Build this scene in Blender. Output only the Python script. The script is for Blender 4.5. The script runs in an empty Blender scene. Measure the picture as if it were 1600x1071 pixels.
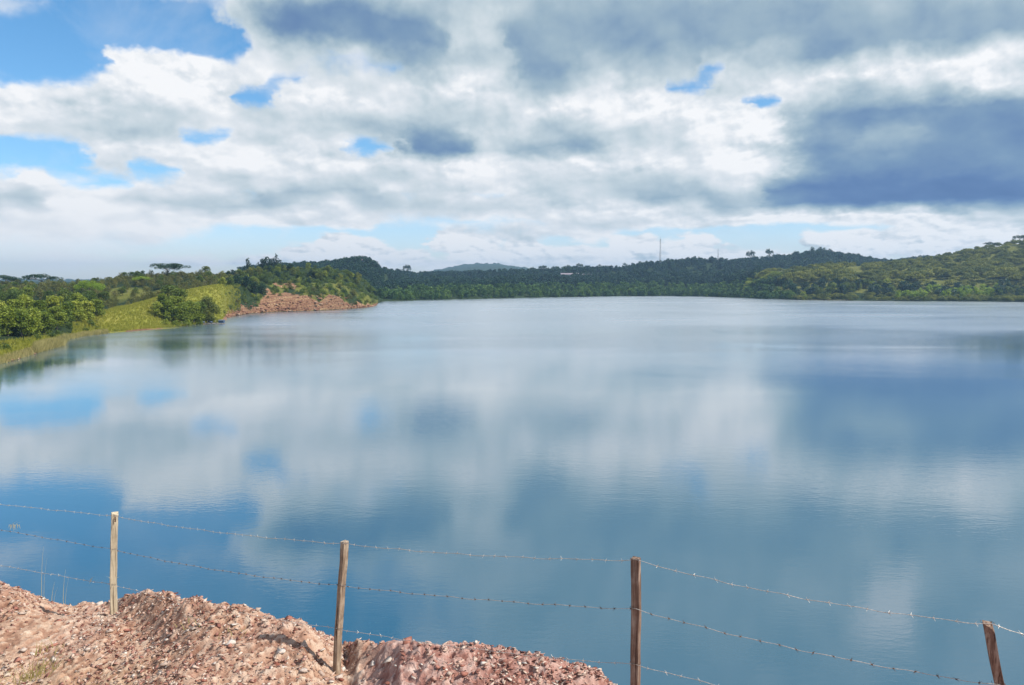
import bpy, math, random
import numpy as np
from math import radians, sin, cos, pi
from mathutils import Vector

SC = bpy.context.scene
COL = SC.collection

# ------------------------------------------------------------------ camera
F = 1200.0                      # focal length in pixels of the 1600 px wide photograph
PITCH = math.atan(92.5 / F)     # looking slightly down; the eye is 15 m above the lake
EYE = 15.0
cd = bpy.data.cameras.new('camera'); cam = bpy.data.objects.new('camera', cd); COL.objects.link(cam)
cd.sensor_width = 36; cd.lens = 36 * F / 1600; cd.clip_start = 0.1; cd.clip_end = 20000
cam.location = (0, 0, EYE); cam.rotation_euler = (radians(90) - PITCH, 0, 0)
SC.camera = cam

def ray(u, v):
    a = (u - 800) / F; b = (535.5 - v) / F
    return a, cos(PITCH) + b * sin(PITCH), -sin(PITCH) + b * cos(PITCH)

def P(u, v, D):
    a, b, c = ray(u, v)
    return (D * a / b, D, EYE + D * c / b)

def t_of(u, v=443): a, b, c = ray(u, v); return a / b
def u_of(t): return 800 + t * F * ray(800, 443)[1]
def z_at(v, D): a, b, c = ray(800, v); return EYE + D * c / b
def d_shore(v): a, b, c = ray(800, v); return EYE * b / -c

# ------------------------------------------------------------------ light
SUN_EL = radians(48); SUN_AZ = radians(106)      # azimuth clockwise from +Y
sun_dir = Vector((sin(SUN_AZ) * cos(SUN_EL), cos(SUN_AZ) * cos(SUN_EL), sin(SUN_EL)))
sl = bpy.data.lights.new('sun', 'SUN'); so = bpy.data.objects.new('sun', sl); COL.objects.link(so)
sl.energy = 4.8; sl.angle = radians(0.5); sl.color = (1.0, 0.93, 0.82)
so.rotation_euler = sun_dir.to_track_quat('Z', 'Y').to_euler(); so.location = (50, 0, 80)
SC.view_settings.view_transform = 'Standard'; SC.view_settings.look = 'None'
SC.view_settings.exposure = 0.28; SC.view_settings.gamma = 1; SC.view_settings.use_curve_mapping = False
SC.cycles.max_bounces = 6; SC.cycles.diffuse_bounces = 2; SC.cycles.glossy_bounces = 3
SC.cycles.transmission_bounces = 3; SC.cycles.transparent_max_bounces = 6; SC.cycles.volume_bounces = 0
SC.cycles.use_denoising = True
SC.cycles.caustics_reflective = False; SC.cycles.caustics_refractive = False

# ------------------------------------------------------------------ numpy noise
def _h(ix, iy, s):
    n = (ix.astype(np.int64) * 374761393 + iy.astype(np.int64) * 668265263 + s * 974634777) & 0x7fffffff
    n = ((n ^ (n >> 13)) * 1274126177) & 0x7fffffff
    return ((n ^ (n >> 16)) & 0xffff) / 65535.0

def vnoise(x, y, s=0):
    x = np.asarray(x, float); y = np.asarray(y, float)
    ix = np.floor(x); iy = np.floor(y); fx = x - ix; fy = y - iy
    fx = fx * fx * (3 - 2 * fx); fy = fy * fy * (3 - 2 * fy)
    a = _h(ix, iy, s); b = _h(ix + 1, iy, s); c = _h(ix, iy + 1, s); d = _h(ix + 1, iy + 1, s)
    return (a * (1 - fx) + b * fx) * (1 - fy) + (c * (1 - fx) + d * fx) * fy

def fbm(x, y, o=4, s=0, g=0.5):
    r = 0; a = 1; t = 0
    for k in range(o):
        r = r + a * vnoise(x * 2 ** k + 17.3 * k, y * 2 ** k - 9.1 * k, s + k); t += a; a *= g
    return r / t

def worley(x, y, s=0):
    """F1 distance and the cell's own random number"""
    ix = np.floor(x); iy = np.floor(y)
    best = np.full(np.shape(x), 9.0); rid = np.zeros(np.shape(x)); sec = np.full(np.shape(x), 9.0)
    for dx in (-1, 0, 1):
        for dy in (-1, 0, 1):
            cx = ix + dx; cy = iy + dy
            px = cx + _h(cx, cy, s); py = cy + _h(cx, cy, s + 5)
            d = np.hypot(x - px, y - py); m = d < best
            sec = np.where(m, best, np.minimum(sec, d))
            rid = np.where(m, _h(cx, cy, s + 9), rid); best = np.where(m, d, best)
    return best, sec, rid

def sstep(a, b, x):
    t = np.clip((x - a) / (b - a), 0, 1); return t * t * (3 - 2 * t)

# ------------------------------------------------------------------ node helpers
class NT:
    def __init__(s, nt): s.t = nt; s.n = nt.nodes; s.l = nt.links
    def new(s, typ, **k):
        n = s.n.new(typ)
        for a, b in k.items(): setattr(n, a, b)
        return n
    def put(s, sock, v):
        if hasattr(v, 'is_linked') or isinstance(v, bpy.types.NodeSocket): s.l.new(v, sock)
        else:
            try: sock.default_value = v
            except Exception: sock.default_value = (*v, 1)
    def m(s, op, a, b=0.0, c=0.0, clamp=False):
        n = s.new('ShaderNodeMath', operation=op); n.use_clamp = clamp
        s.put(n.inputs[0], a); s.put(n.inputs[1], b); s.put(n.inputs[2], c); return n.outputs[0]
    def vm(s, op, a, b=(0, 0, 0)):
        n = s.new('ShaderNodeVectorMath', operation=op); s.put(n.inputs[0], a); s.put(n.inputs[1], b)
        return n.outputs[0]
    def mix(s, f, a, b, bl='MIX'):
        n = s.new('ShaderNodeMix', data_type='RGBA', blend_type=bl)
        s.put(n.inputs[0], f); s.put(n.inputs[6], a); s.put(n.inputs[7], b); return n.outputs[2]
    def mixf(s, f, a, b):
        n = s.new('ShaderNodeMix', data_type='FLOAT')
        s.put(n.inputs[0], f); s.put(n.inputs[2], a); s.put(n.inputs[3], b); return n.outputs[0]
    def mr(s, x, a, b, c=0.0, d=1.0, smooth=False):
        n = s.new('ShaderNodeMapRange'); n.clamp = True
        if smooth: n.interpolation_type = 'SMOOTHSTEP'
        s.put(n.inputs[0], x); s.put(n.inputs[1], a); s.put(n.inputs[2], b); s.put(n.inputs[3], c); s.put(n.inputs[4], d)
        return n.outputs[0]
    def noise(s, vec, scale, detail=3, rough=0.5, dist=0.0, out=0):
        n = s.new('ShaderNodeTexNoise'); s.put(n.inputs['Vector'], vec)
        n.inputs['Scale'].default_value = scale; n.inputs['Detail'].default_value = detail
        n.inputs['Roughness'].default_value = rough; n.inputs['Distortion'].default_value = dist
        return n.outputs[out]
    def ramp(s, x, stops, interp='LINEAR'):
        n = s.new('ShaderNodeValToRGB'); r = n.color_ramp; r.interpolation = interp
        while len(r.elements) > 1: r.elements.remove(r.elements[-1])
        for i, (p, c) in enumerate(stops):
            e = r.elements[0] if i == 0 else r.elements.new(p)
            e.position = p; e.color = (*c, 1) if len(c) == 3 else c
        s.put(n.inputs[0], x); return n.outputs[0]
    def bump(s, h, strength=0.5, dist=1.0, normal=None):
        n = s.new('ShaderNodeBump'); s.put(n.inputs['Height'], h)
        s.put(n.inputs['Strength'], strength); n.inputs['Distance'].default_value = dist
        if normal is not None: s.l.new(normal, n.inputs['Normal'])
        return n.outputs[0]

def srgb(r, g, b):
    f = lambda c: (c / 255 / 12.92) if c <= 10 else ((c / 255 + 0.055) / 1.055) ** 2.4
    return (f(r), f(g), f(b))

# ------------------------------------------------------------------ sky
def build_world():
    w = bpy.data.worlds.new('World'); SC.world = w; w.use_nodes = True
    w.cycles.sampling_method = 'MANUAL'; w.cycles.sample_map_resolution = 1024
    w.node_tree.nodes.clear(); N = NT(w.node_tree)
    out = N.new('ShaderNodeOutputWorld'); bg = N.new('ShaderNodeBackground')
    bg.inputs['Strength'].default_value = 0.1
    N.l.new(bg.outputs[0], out.inputs[0])
    sky = N.new('ShaderNodeTexSky', sky_type='NISHITA'); sky.sun_disc = False
    sky.sun_elevation = SUN_EL; sky.sun_rotation = SUN_AZ
    sky.altitude = 0; sky.air_density = 1.0; sky.dust_density = 0.6; sky.ozone_density = 2.0
    tc = N.new('ShaderNodeTexCoord'); D = tc.outputs['Generated']
    D = N.vm('NORMALIZE', D)
    sp = N.new('ShaderNodeSeparateXYZ'); N.l.new(D, sp.inputs[0])
    az = N.m('ARCTAN2', sp.outputs[0], sp.outputs[1])
    el = N.m('ARCSINE', N.m('MAXIMUM', sp.outputs[2], 0.0))
    # flattened coordinates: clouds are wider than tall, more so towards the horizon
    flat = N.m('DIVIDE', 1.0, N.m('ADD', sp.outputs[2], 0.16))
    cv = N.new('ShaderNodeCombineXYZ')
    N.l.new(az, cv.inputs[0]); N.l.new(N.m('MULTIPLY', N.m('LOGARITHM', N.m('ADD', el, 0.22), 2.71828), 0.62), cv.inputs[1])
    Q = cv.outputs[0]
    # domain warp
    w1 = N.noise(Q, 5.5, 5, 0.55, out=1); w2 = N.noise(Q, 17.0, 4, 0.6, out=1)
    o1 = N.vm('SUBTRACT', w1, (0.5, 0.5, 0.5)); o2 = N.vm('SUBTRACT', w2, (0.5, 0.5, 0.5))
    s1 = N.new('ShaderNodeSeparateXYZ'); N.l.new(o1, s1.inputs[0])
    s2 = N.new('ShaderNodeSeparateXYZ'); N.l.new(o2, s2.inputs[0])
    amp = N.mr(el, 0.0, 0.3, 0.25, 1.0)
    azw = N.m('ADD', az, N.m('MULTIPLY', N.m('ADD', N.m('MULTIPLY', s1.outputs[0], 0.10), N.m('MULTIPLY', s2.outputs[0], 0.075)), 1.0))
    elw = N.m('ADD', el, N.m('MULTIPLY', amp, N.m('ADD', N.m('MULTIPLY', s1.outputs[1], 0.055), N.m('MULTIPLY', s2.outputs[1], 0.045))))
    # cloud layout, brushed on in directions of the sky: fields cover / shade / puff
    AZ0, AZ1, NA = radians(-46), radians(46), 60
    els = [0, .7, 1.4, 2.1, 2.9, 3.7, 4.6, 5.5, 6.5, 7.5, 8.6, 9.8, 11.1, 12.4, 13.8, 15.2, 16.7, 18.3, 20.2, 22.5, 25.5, 30, 38]
    azs = np.linspace(AZ0, AZ1, NA)
    A, E = np.meshgrid(azs, np.radians(els))
    dx = np.sin(A) * np.cos(E); dy = np.cos(A) * np.cos(E); dz = np.sin(E)
    fw = dy * cos(PITCH) - dz * sin(PITCH); up = dy * sin(PITCH) + dz * cos(PITCH)
    U = 800 + F * dx / fw; V = 535.5 - F * up / fw
    C = np.full(U.shape, 0.12); G = np.full(U.shape, 0.8); B = np.full(U.shape, 0.5)
    def brush(cx, cy, rx, ry, c=None, g=None, b=None, soft=0.45, a=1.0, p=2.6):
        d = (np.abs((U - cx) / rx) ** p + np.abs((V - cy) / ry) ** p) ** (1 / p)
        m = a * (1 - sstep(1 - soft, 1 + soft, d))
        for fld, v in ((C, c), (G, g), (B, b)):
            if v is not None: fld[:] = fld * (1 - m) + v * m
    # below: centre, radii in the photograph's pixels, cover, shade, crispness
    brush(800, 235, 2000, 118, .53, .84)                       # general white layer
    brush(1100, 60, 780, 120, .95, .50, .2)                    # high grey deck
    brush(1300, -160, 900, 170, .80, .56, .2)                  # and above the frame
    brush(220, -130, 470, 120, .06, .8, .3)
    brush(1430, -110, 60, 50, .8, .95, .3)
    brush(160, 8, 230, 22, .52, .80, .2)                       # thin streak top left
    brush(160, 66, 235, 62, .0, .8, .35, .5)                       # blue top left
    brush(490, 120, 120, 20, .05, .8, .25, .6)
    brush(330, 95, 50, 30, .08)
    brush(40, 245, 82, 34, .02)                                # blue at left edge
    brush(225, 258, 40, 7, .38)
    # left cumulus bank
    brush(40, 180, 120, 36, .95, .90, .6); brush(140, 185, 120, 40, .95, .88, .6)
    brush(255, 150, 75, 55, 1.0, .97, .7); brush(350, 170, 80, 48, 1.0, .93, .7)
    brush(200, 205, 260, 14, .9, .70, .4); brush(440, 190, 120, 36, .9, .82, .5)
    brush(410, 156, 34, 16, .05)
    # big grey cloud, top
    brush(420, 50, 60, 50, .9, .80, .3); brush(520, 45, 130, 38, 1.0, .26, .1); brush(600, 60, 80, 30, 1.0, .34, .1)
    brush(740, 60, 60, 60, .95, .74, .4); brush(850, 85, 50, 34, 1.0, .36, .1); brush(960, 40, 150, 40, 1, .46, .1)
    brush(1060, 110, 120, 26, .9, .62, .3)
    brush(1250, 35, 300, 50, 1, .43, .1); brush(1330, 75, 60, 22, 1, .36, .1); brush(1500, 30, 160, 34, 1, .45, .1)
    brush(1400, 8, 40, 14, .9, .85, .3)
    # middle
    brush(620, 165, 170, 44, .95, .74, .5); brush(680, 150, 110, 30, .95, .84, .5); brush(560, 195, 120, 20, 1, .62, .3)
    brush(675, 222, 85, 22, 1, .25, .2)
    brush(880, 195, 130, 36, .95, .80, .5); brush(870, 178, 30, 10, 1, 1.0, .8)
    brush(870, 238, 90, 18, 1, .50, .3)
    brush(1010, 165, 110, 40, .95, .84, .6); brush(1010, 225, 90, 36, .95, .72, .5)
    brush(1150, 205, 70, 55, 1, .99, .8); brush(1090, 200, 60, 40, 1, .9, .6)
    brush(1135, 97, 28, 13, .12, .8, .35, .7); brush(1092, 126, 36, 10, .14, .8, .35, .7); brush(1205, 156, 26, 8, .18)
    brush(808, 182, 13, 8, .25); brush(930, 188, 12, 6, .3)
    brush(1300, 118, 160, 28, 1, .88, .6); brush(1500, 108, 170, 32, 1, .96, .7); brush(1250, 150, 90, 24, .95, .86, .6)
    # dark rain cloud, right
    brush(1420, 235, 190, 88, 1, .30, .1, soft=.3); brush(1590, 235, 170, 84, 1, .26, .1, soft=.3)
    brush(1560, 180, 120, 32, 1, .30, .1)
    brush(1380, 210, 50, 24, 1, .48, .2)
    brush(1480, 300, 280, 24, 1, .10, .1, soft=.25); brush(1230, 308, 70, 16, 1, .20, .1, soft=.3)
    brush(1580, 170, 70, 20, 1, .28, .1)
    # bands under the main mass
    brush(250, 245, 120, 24, .9, .88, .5); brush(430, 260, 140, 30, .9, .90, .5)
    brush(215, 258, 30, 8, .4)
    brush(600, 265, 120, 18, .95, .88, .4); brush(780, 280, 220, 14, .95, .82, .4); brush(500, 300, 90, 8, .95, .55, .3)
    brush(960, 290, 120, 12, .95, .62, .3); brush(1020, 262, 120, 16, .95, .88, .5); brush(1090, 312, 120, 14, 1, .48, .3)
    brush(830, 315, 160, 13, .9, .70, .4); brush(620, 318, 100, 10, .8, .68, .3)
    brush(50, 272, 44, 9, .95, 1.0, 1.0); brush(60, 297, 120, 12, .85, .58, .2); brush(290, 318, 160, 9, .8, .60, .2)
    brush(120, 312, 70, 7, .9, .92, .5)
    brush(120, 352, 190, 36, .72, .96, .2); brush(290, 365, 60, 20, .60, .96, .3); brush(80, 400, 180, 26, .46, .98, .1)
    brush(480, 340, 130, 13, .85, .88, .5); brush(640, 345, 60, 8, .4, .85, .3); brush(1010, 335, 120, 12, .8, .85, .5)
    brush(385, 392, 110, 32, .02, .9, .3); brush(610, 364, 70, 11, .05); brush(240, 400, 50, 18, .25, .9, .2)
    # heads and feet of the banks
    for (x0, x1, yt, yb) in ((0, 180, 140, 212), (190, 320, 98, 190), (320, 430, 128, 200), (440, 560, 150, 205), (600, 790, 128, 180), (800, 930, 160, 215), (960, 1080, 140, 230),
                             (110, 260, 226, 262), (280, 420, 232, 285), (430, 640, 248, 290), (640, 840, 255, 300), (850, 1080, 250, 285), (350, 560, 326, 352), (700, 860, 292, 330), (870, 1060, 318, 345)):
        cx, rx = (x0 + x1) / 2, (x1 - x0) / 2; h_ = yb - yt
        brush(cx, yt + h_ * .28, rx * .92, h_ * .30, .98, .99, .75, .4, .75)
        brush(cx, yb - h_ * .10, rx * .95, h_ * .20, .85, .70, .3, .5, .75)
    for (x_, y_, rx, ry) in ((410, 156, 32, 13), (1060, 150, 26, 6), (1205, 158, 24, 7), (330, 214, 30, 5), (760, 300, 40, 4), (160, 284, 34, 5), (500, 236, 26, 5), (590, 232, 30, 7), (250, 262, 30, 7), (420, 284, 34, 5), (808, 184, 16, 8), (935, 188, 16, 6), (700, 352, 60, 6), (60, 240, 70, 26), (215, 222, 16, 7), (560, 118, 34, 12)):
        brush(x_, y_, rx * 1.15, ry * 1.2, .12, .8, .35, .7)
    # cumulus along the horizon, blue strips between them
    brush(560, 385, 260, 26, .10, .9, .7); brush(900, 378, 260, 20, .12, .9, .7); brush(1200, 364, 140, 14, .08, .9, .6)
    brush(480, 400, 34, 14, 1, .95, 1.0, soft=.25); brush(515, 388, 34, 20, 1, 1.0, 1.0, soft=.25); brush(560, 396, 34, 18, 1, .96, 1.0, soft=.25); brush(625, 405, 40, 14, .95, .93, 1.0, soft=.3)
    brush(708, 382, 30, 18, 1, 1.0, 1.0, soft=.25); brush(745, 390, 34, 16, 1, .95, 1.0, soft=.25); brush(815, 392, 36, 16, .9, .92, 1.0, soft=.3); brush(860, 362, 120, 8, .6, .82, .5)
    brush(880, 402, 60, 12, .85, .90, .9); brush(1000, 388, 34, 20, .95, .96, 1.0, soft=.3); brush(960, 404, 60, 10, .8, .9, .9); brush(1040, 402, 50, 12, .9, .88, .9)
    brush(1085, 382, 34, 18, .85, .93, 1.0, soft=.3); brush(800, 416, 700, 7, .6, .90, .7); brush(1160, 396, 60, 10, .7, .92, .9)
    brush(1300, 338, 260, 9, .9, .93, .8); brush(1500, 343, 190, 12, 1, .98, .9); brush(1390, 366, 60, 9, .25, .9, .7)
    brush(1290, 390, 44, 24, 1, .96, 1.0, soft=.3); brush(1340, 384, 34, 18, .95, .92, 1.0); brush(1440, 385, 60, 20, .95, .97, 1.0, soft=.3); brush(1560, 362, 90, 18, .9, .88, .8)
    brush(640, 378, 26, 10, .1)
    # outside the frame the broken layer goes on, thinned to cut ambient light
    far = sstep(0.62, 0.75, np.abs(A))
    C = C * (1 - far) + (0.33 + 0.5 * (fbm(A * 6 + 3, E * 14, 3, 5) - .3)) * far
    G = G * (1 - far) + (0.45 + 0.5 * fbm(A * 5 + 9, E * 12, 3, 8)) * far
    un = N.mr(azw, AZ0, AZ1, 0, 1)
    # triangle-fold azimuth beyond the range so the sky behind is cloudy as well
    prev = None
    for i, e in enumerate(els):
        n = N.new('ShaderNodeRGBCurve'); mp = n.mapping
        for ch, fld in ((0, C), (1, G), (2, B)):
            cu = mp.curves[ch]
            while len(cu.points) > 2: cu.points.remove(cu.points[1])
            cu.points[0].location = (0, float(np.clip(fld[i, 0], 0, 1))); cu.points[-1].location = (1, float(np.clip(fld[i, -1], 0, 1)))
            for k in range(1, NA - 1): cu.points.new(k / (NA - 1), float(np.clip(fld[i, k], 0, 1)))
        mp.update()
        N.put(n.inputs[1], un)
        row = n.outputs[0]
        if prev is None: prev = row
        else: prev = N.mix(N.mr(elw, radians(els[i - 1]), radians(e), 0, 1), prev, row)
    # overhead: thin cover, lowered to weaken the ambient light
    prev = N.mix(N.mr(elw, radians(34), radians(44), 0, 1), prev, (.36, .70, .4, 1))
    sc_ = N.new('ShaderNodeSeparateColor'); N.l.new(prev, sc_.inputs[0])
    cov, shd, puf = sc_.outputs[0], sc_.outputs[1], sc_.outputs[2]
    # billows and their lighting (light from the upper right)
    def puffs(vec, sc, det):
        v = N.new('ShaderNodeTexVoronoi', feature='F1'); v.normalize = True; N.l.new(vec, v.inputs['Vector'])
        v.inputs['Scale'].default_value = sc; v.inputs['Detail'].default_value = det; v.inputs['Roughness'].default_value = .55
        return N.m('SUBTRACT', 1.0, v.outputs['Distance'])
    def billow(vec):
        dv = N.vm('ADD', vec, N.vm('MULTIPLY', N.vm('SUBTRACT', N.noise(vec, 20.0, 3, .5, out=1), (.5, .5, .5)), (.035, .035, 0)))
        return N.m('ADD', N.m('MULTIPLY', N.noise(vec, 9.0, 7, 0.52, 0.1), .62), N.m('MULTIPLY', N.m('SUBTRACT', puffs(dv, 13.0, 2), .22), .55))
    bil = billow(Q)
    Q2 = N.vm('ADD', Q, (0.013, 0.026, 0))
    bil2 = billow(Q2)
    fine = N.noise(Q, 40.0, 4, 0.55, 0.1)
    fine2 = N.noise(N.vm('ADD', Q, (.004, .008, 0)), 40.0, 4, 0.55, 0.1)
    lit = N.m('ADD', N.m('SUBTRACT', bil, bil2), N.m('MULTIPLY', N.m('SUBTRACT', fine, fine2), N.mr(puf, .3, 1, .1, .7)))
    big = N.noise(Q, 4.2, 4, 0.5)
    edge = N.m('ADD', N.m('MULTIPLY', N.m('SUBTRACT', bil, .5), N.mr(puf, 0, 1, .75, 1.15)), N.m('MULTIPLY', N.m('SUBTRACT', fine, .5), N.mr(puf, 0, 1, .10, .62)))
    c = N.m('ADD', cov, edge)
    wd = N.mr(puf, 0, 1, .34, .09)
    al = N.mr(c, N.m('SUBTRACT', .42, wd), N.m('ADD', .42, wd), 0, 1, smooth=True)
    al = N.m('MAXIMUM', al, N.mr(N.noise(Q, 7.0, 6, .6, .8), .50, .78, 0, .28))       # thin veils
    thin = N.mr(c, .35, .85, 1, 0)
    ls = N.m('MULTIPLY', lit, N.mr(puf, 0, 1, 0.35, 1.6))
    s = N.m('ADD', shd, N.m('ADD', ls, N.m('ADD', N.m('MULTIPLY', N.m('SUBTRACT', big, .5), .14), N.m('MULTIPLY', thin, .10))))
    s = N.m('ADD', s, N.m('MULTIPLY', N.m('SUBTRACT', bil, .5), N.mr(shd, 0.2, .8, .10, .22)))
    s = N.m('ADD', N.m('SUBTRACT', s, N.mr(shd, .5, .85, 0, .01)), N.mr(puf, .75, 1, 0, .16))
    ccol = N.ramp(s, [(0.0, srgb(74, 106, 158)), (.16, srgb(92, 124, 172)), (.32, srgb(120, 150, 182)), (.5, srgb(158, 181, 197)),
                      (.7, srgb(198, 212, 220)), (.86, srgb(226, 232, 238)), (1.0, srgb(250, 251, 253))])
    ccol = N.vm('MULTIPLY', ccol, (8.5, 8.45, 8.4))
    hs = N.new('ShaderNodeHueSaturation'); N.l.new(sky.outputs[0], hs.inputs['Color'])
    hs.inputs['Saturation'].default_value = 1.12; hs.inputs['Value'].default_value = 1.32
    blue = N.vm('MULTIPLY', hs.outputs[0], N.ramp(N.m('MULTIPLY', el, 3.0), [(0, (1.16, 1.16, 1.32)), (.12, (.98, 1.02, 1.24)), (.4, (.68, .92, 1.06)), (1, (.60, .92, 1.02))]))
    N.l.new(N.mix(al, blue, ccol), bg.inputs['Color'])
build_world()

# ------------------------------------------------------------------ object helpers
def link(o, parent=None):
    COL.objects.link(o)
    if parent is not None: o.parent = parent
    return o

def meta(o, label=None, cat=None, group=None, kind=None):
    if label: o['label'] = label
    if cat: o['category'] = cat
    if group: o['group'] = group
    if kind: o['kind'] = kind
    return o

def mesh_np(name, V, FACES, mat=None, smooth=False, attrs=None):
    """V (n,3) array, FACES (m,k) int array or list of tuples"""
    me = bpy.data.meshes.new(name)
    if isinstance(FACES, np.ndarray):
        V = np.asarray(V, np.float32); m, k = FACES.shape
        me.vertices.add(len(V)); me.vertices.foreach_set('co', V.ravel())
        me.loops.add(m * k); me.loops.foreach_set('vertex_index', FACES.astype(np.int32).ravel())
        me.polygons.add(m); me.polygons.foreach_set('loop_start', np.arange(0, m * k, k, dtype=np.int32))
        me.polygons.foreach_set('loop_total', np.full(m, k, np.int32))
    else:
        me.from_pydata([tuple(map(float, v)) for v in V], [], [tuple(map(int, f)) for f in FACES])
    for an, av in (attrs or {}).items():
        a = me.attributes.new(an, 'FLOAT', 'POINT'); a.data.foreach_set('value', np.asarray(av, np.float32).ravel())
    me.update(calc_edges=True); me.validate()
    if smooth: me.polygons.foreach_set('use_smooth', [True] * len(me.polygons))
    if mat: me.materials.append(mat)
    return me

def mob(name, me, parent=None, loc=None):
    o = bpy.data.objects.new(name, me); link(o, parent)
    if loc is not None: o.location = loc
    return o

def empty(name, loc=(0, 0, 0), rz=0, label=None, cat=None, group=None, kind=None):
    o = bpy.data.objects.new(name, None); link(o); o.location = loc; o.rotation_euler = (0, 0, rz); o.empty_display_size = .2
    return meta(o, label, cat, group, kind)

class Geo:
    def __init__(s): s.v = []; s.f = []
    def add(s, v, f):
        b = len(s.v); s.v += [tuple(p) for p in v]; s.f += [tuple(i + b for i in q) for q in f]
    def box(s, c, h, rz=0):
        v = []
        for sx in (-1, 1):
            for sy in (-1, 1):
                for sz in (-1, 1):
                    x, y = sx * h[0], sy * h[1]
                    v.append((c[0] + x * cos(rz) - y * sin(rz), c[1] + x * sin(rz) + y * cos(rz), c[2] + sz * h[2]))
        s.add(v, [(0, 1, 3, 2), (4, 6, 7, 5), (0, 4, 5, 1), (2, 3, 7, 6), (0, 2, 6, 4), (1, 5, 7, 3)])
    def tube(s, path, rad, n=6, cap=True):
        path = [Vector(p) for p in path]
        if not hasattr(rad, '__len__'): rad = [rad] * len(path)
        vs = []; up = Vector((0.13, 0.21, 1)).normalized(); prev = None
        for i, p in enumerate(path):
            d = (path[min(i + 1, len(path) - 1)] - path[max(i - 1, 0)]).normalized()
            if prev is None:
                a = d.cross(up)
                if a.length < .05: a = d.cross(Vector((1, 0, 0)))
                a.normalize()
            else:
                a = (prev - d * prev.dot(d)).normalized()
            prev = a; b = d.cross(a)
            for k in range(n):
                th = 2 * pi * k / n; vs.append(p + (a * cos(th) + b * sin(th)) * rad[i])
        fs = []
        for i in range(len(path) - 1):
            for k in range(n):
                fs.append((i * n + k, i * n + (k + 1) % n, (i + 1) * n + (k + 1) % n, (i + 1) * n + k))
        if cap:
            fs.append(tuple(range(n - 1, -1, -1))); fs.append(tuple((len(path) - 1) * n + k for k in range(n)))
        s.add(vs, fs)
    def mesh(s, name, mat, smooth=False): return mesh_np(name, s.v, s.f, mat, smooth)

def grid_faces(nr, nc):
    i = np.arange((nr - 1) * (nc - 1)); r = i // (nc - 1); c = i % (nc - 1); a = r * nc + c
    return np.stack([a, a + 1, a + nc + 1, a + nc], 1)

# ------------------------------------------------------------------ materials
def new_mat(name):
    m = bpy.data.materials.new(name); m.use_nodes = True; m.node_tree.nodes.clear()
    N = NT(m.node_tree); out = N.new('ShaderNodeOutputMaterial'); N.out = out
    return m, N

def principled(N, col, rough=0.8, normal=None, spec=0.3, metal=0.0):
    p = N.new('ShaderNodeBsdfPrincipled'); N.put(p.inputs['Base Color'], col); N.put(p.inputs['Roughness'], rough)
    p.inputs['Specular IOR Level'].default_value = spec; p.inputs['Metallic'].default_value = metal
    if normal is not None: N.l.new(normal, p.inputs['Normal'])
    return p.outputs[0]

def leaf_mat(name, c0, c1, c2, rough=0.55, trans=0.3, osp=1.0):
    m, N = new_mat(name)
    oi = N.new('ShaderNodeObjectInfo'); g = N.new('ShaderNodeNewGeometry')
    r = g.outputs['Random Per Island']; pos = g.outputs['Position']
    nz = N.noise(pos, 0.22, 3, 0.6)
    f = N.m('ADD', N.m('ADD', N.m('MULTIPLY', oi.outputs['Random'], .55 * osp), .28 * (1 - osp)), N.m('ADD', N.m('MULTIPLY', r, .35), N.m('MULTIPLY', N.m('SUBTRACT', nz, .5), .9)))
    col = N.ramp(f, [(0.05, c0), (.5, c1), (.95, c2)])
    p = principled(N, col, rough, spec=.25)
    t = N.new('ShaderNodeBsdfTranslucent'); N.put(t.inputs[0], N.mix(.5, col, (c2[0] * 1.1, c2[1] * 1.2, c2[2] * .6, 1)))
    ms = N.new('ShaderNodeMixShader'); ms.inputs[0].default_value = trans
    N.l.new(p, ms.inputs[1]); N.l.new(t.outputs[0], ms.inputs[2]); N.l.new(ms.outputs[0], N.out.inputs[0])
    return m

M = {}
M['leaf_bright'] = leaf_mat('leaf_bright', (.075, .13, .018), (.22, .275, .035), (.42, .44, .07), trans=.35)
M['leaf_mid'] = leaf_mat('leaf_mid', (.035, .07, .014), (.10, .155, .028), (.21, .24, .05))
M['leaf_brown'] = leaf_mat('leaf_brown', (.065, .082, .02), (.15, .16, .04), (.25, .225, .07))
M['leaf_dark'] = leaf_mat('leaf_dark', (.010, .034, .022), (.022, .058, .030), (.045, .09, .035), trans=.2)
M['leaf_far'] = leaf_mat('leaf_far', (.006, .028, .024), (.016, .052, .030), (.045, .10, .035), trans=.15)  # dark blue-green; cloud shadow over the far hills is put into this colour
M['leaf_farshore'] = leaf_mat('leaf_farshore', (.014, .055, .02), (.06, .13, .028), (.18, .27, .045), trans=.2)
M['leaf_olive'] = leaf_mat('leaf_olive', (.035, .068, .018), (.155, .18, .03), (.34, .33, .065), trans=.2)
M['leaf_lime'] = leaf_mat('leaf_lime', (.12, .20, .02), (.22, .33, .035), (.36, .44, .05), trans=.35)
M['grass'] = leaf_mat('grass', (.20, .22, .03), (.34, .34, .05), (.46, .40, .10), trans=.35, osp=0)
M['reed'] = leaf_mat('reed', (.30, .26, .10), (.44, .38, .17), (.56, .49, .24), trans=.4, osp=0)
M['straw'] = leaf_mat('straw', (.45, .40, .25), (.6, .54, .36), (.72, .66, .48), trans=.3, osp=0)
def bark_mat():
    m, N = new_mat('bark'); g = N.new('ShaderNodeNewGeometry')
    nz = N.noise(g.outputs['Position'], 2.2, 4, .6)
    col = N.ramp(nz, [(.3, (.10, .08, .06)), (.7, (.26, .22, .17))])
    N.l.new(principled(N, col, .9), N.out.inputs[0]); return m
M['bark'] = bark_mat()

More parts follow.
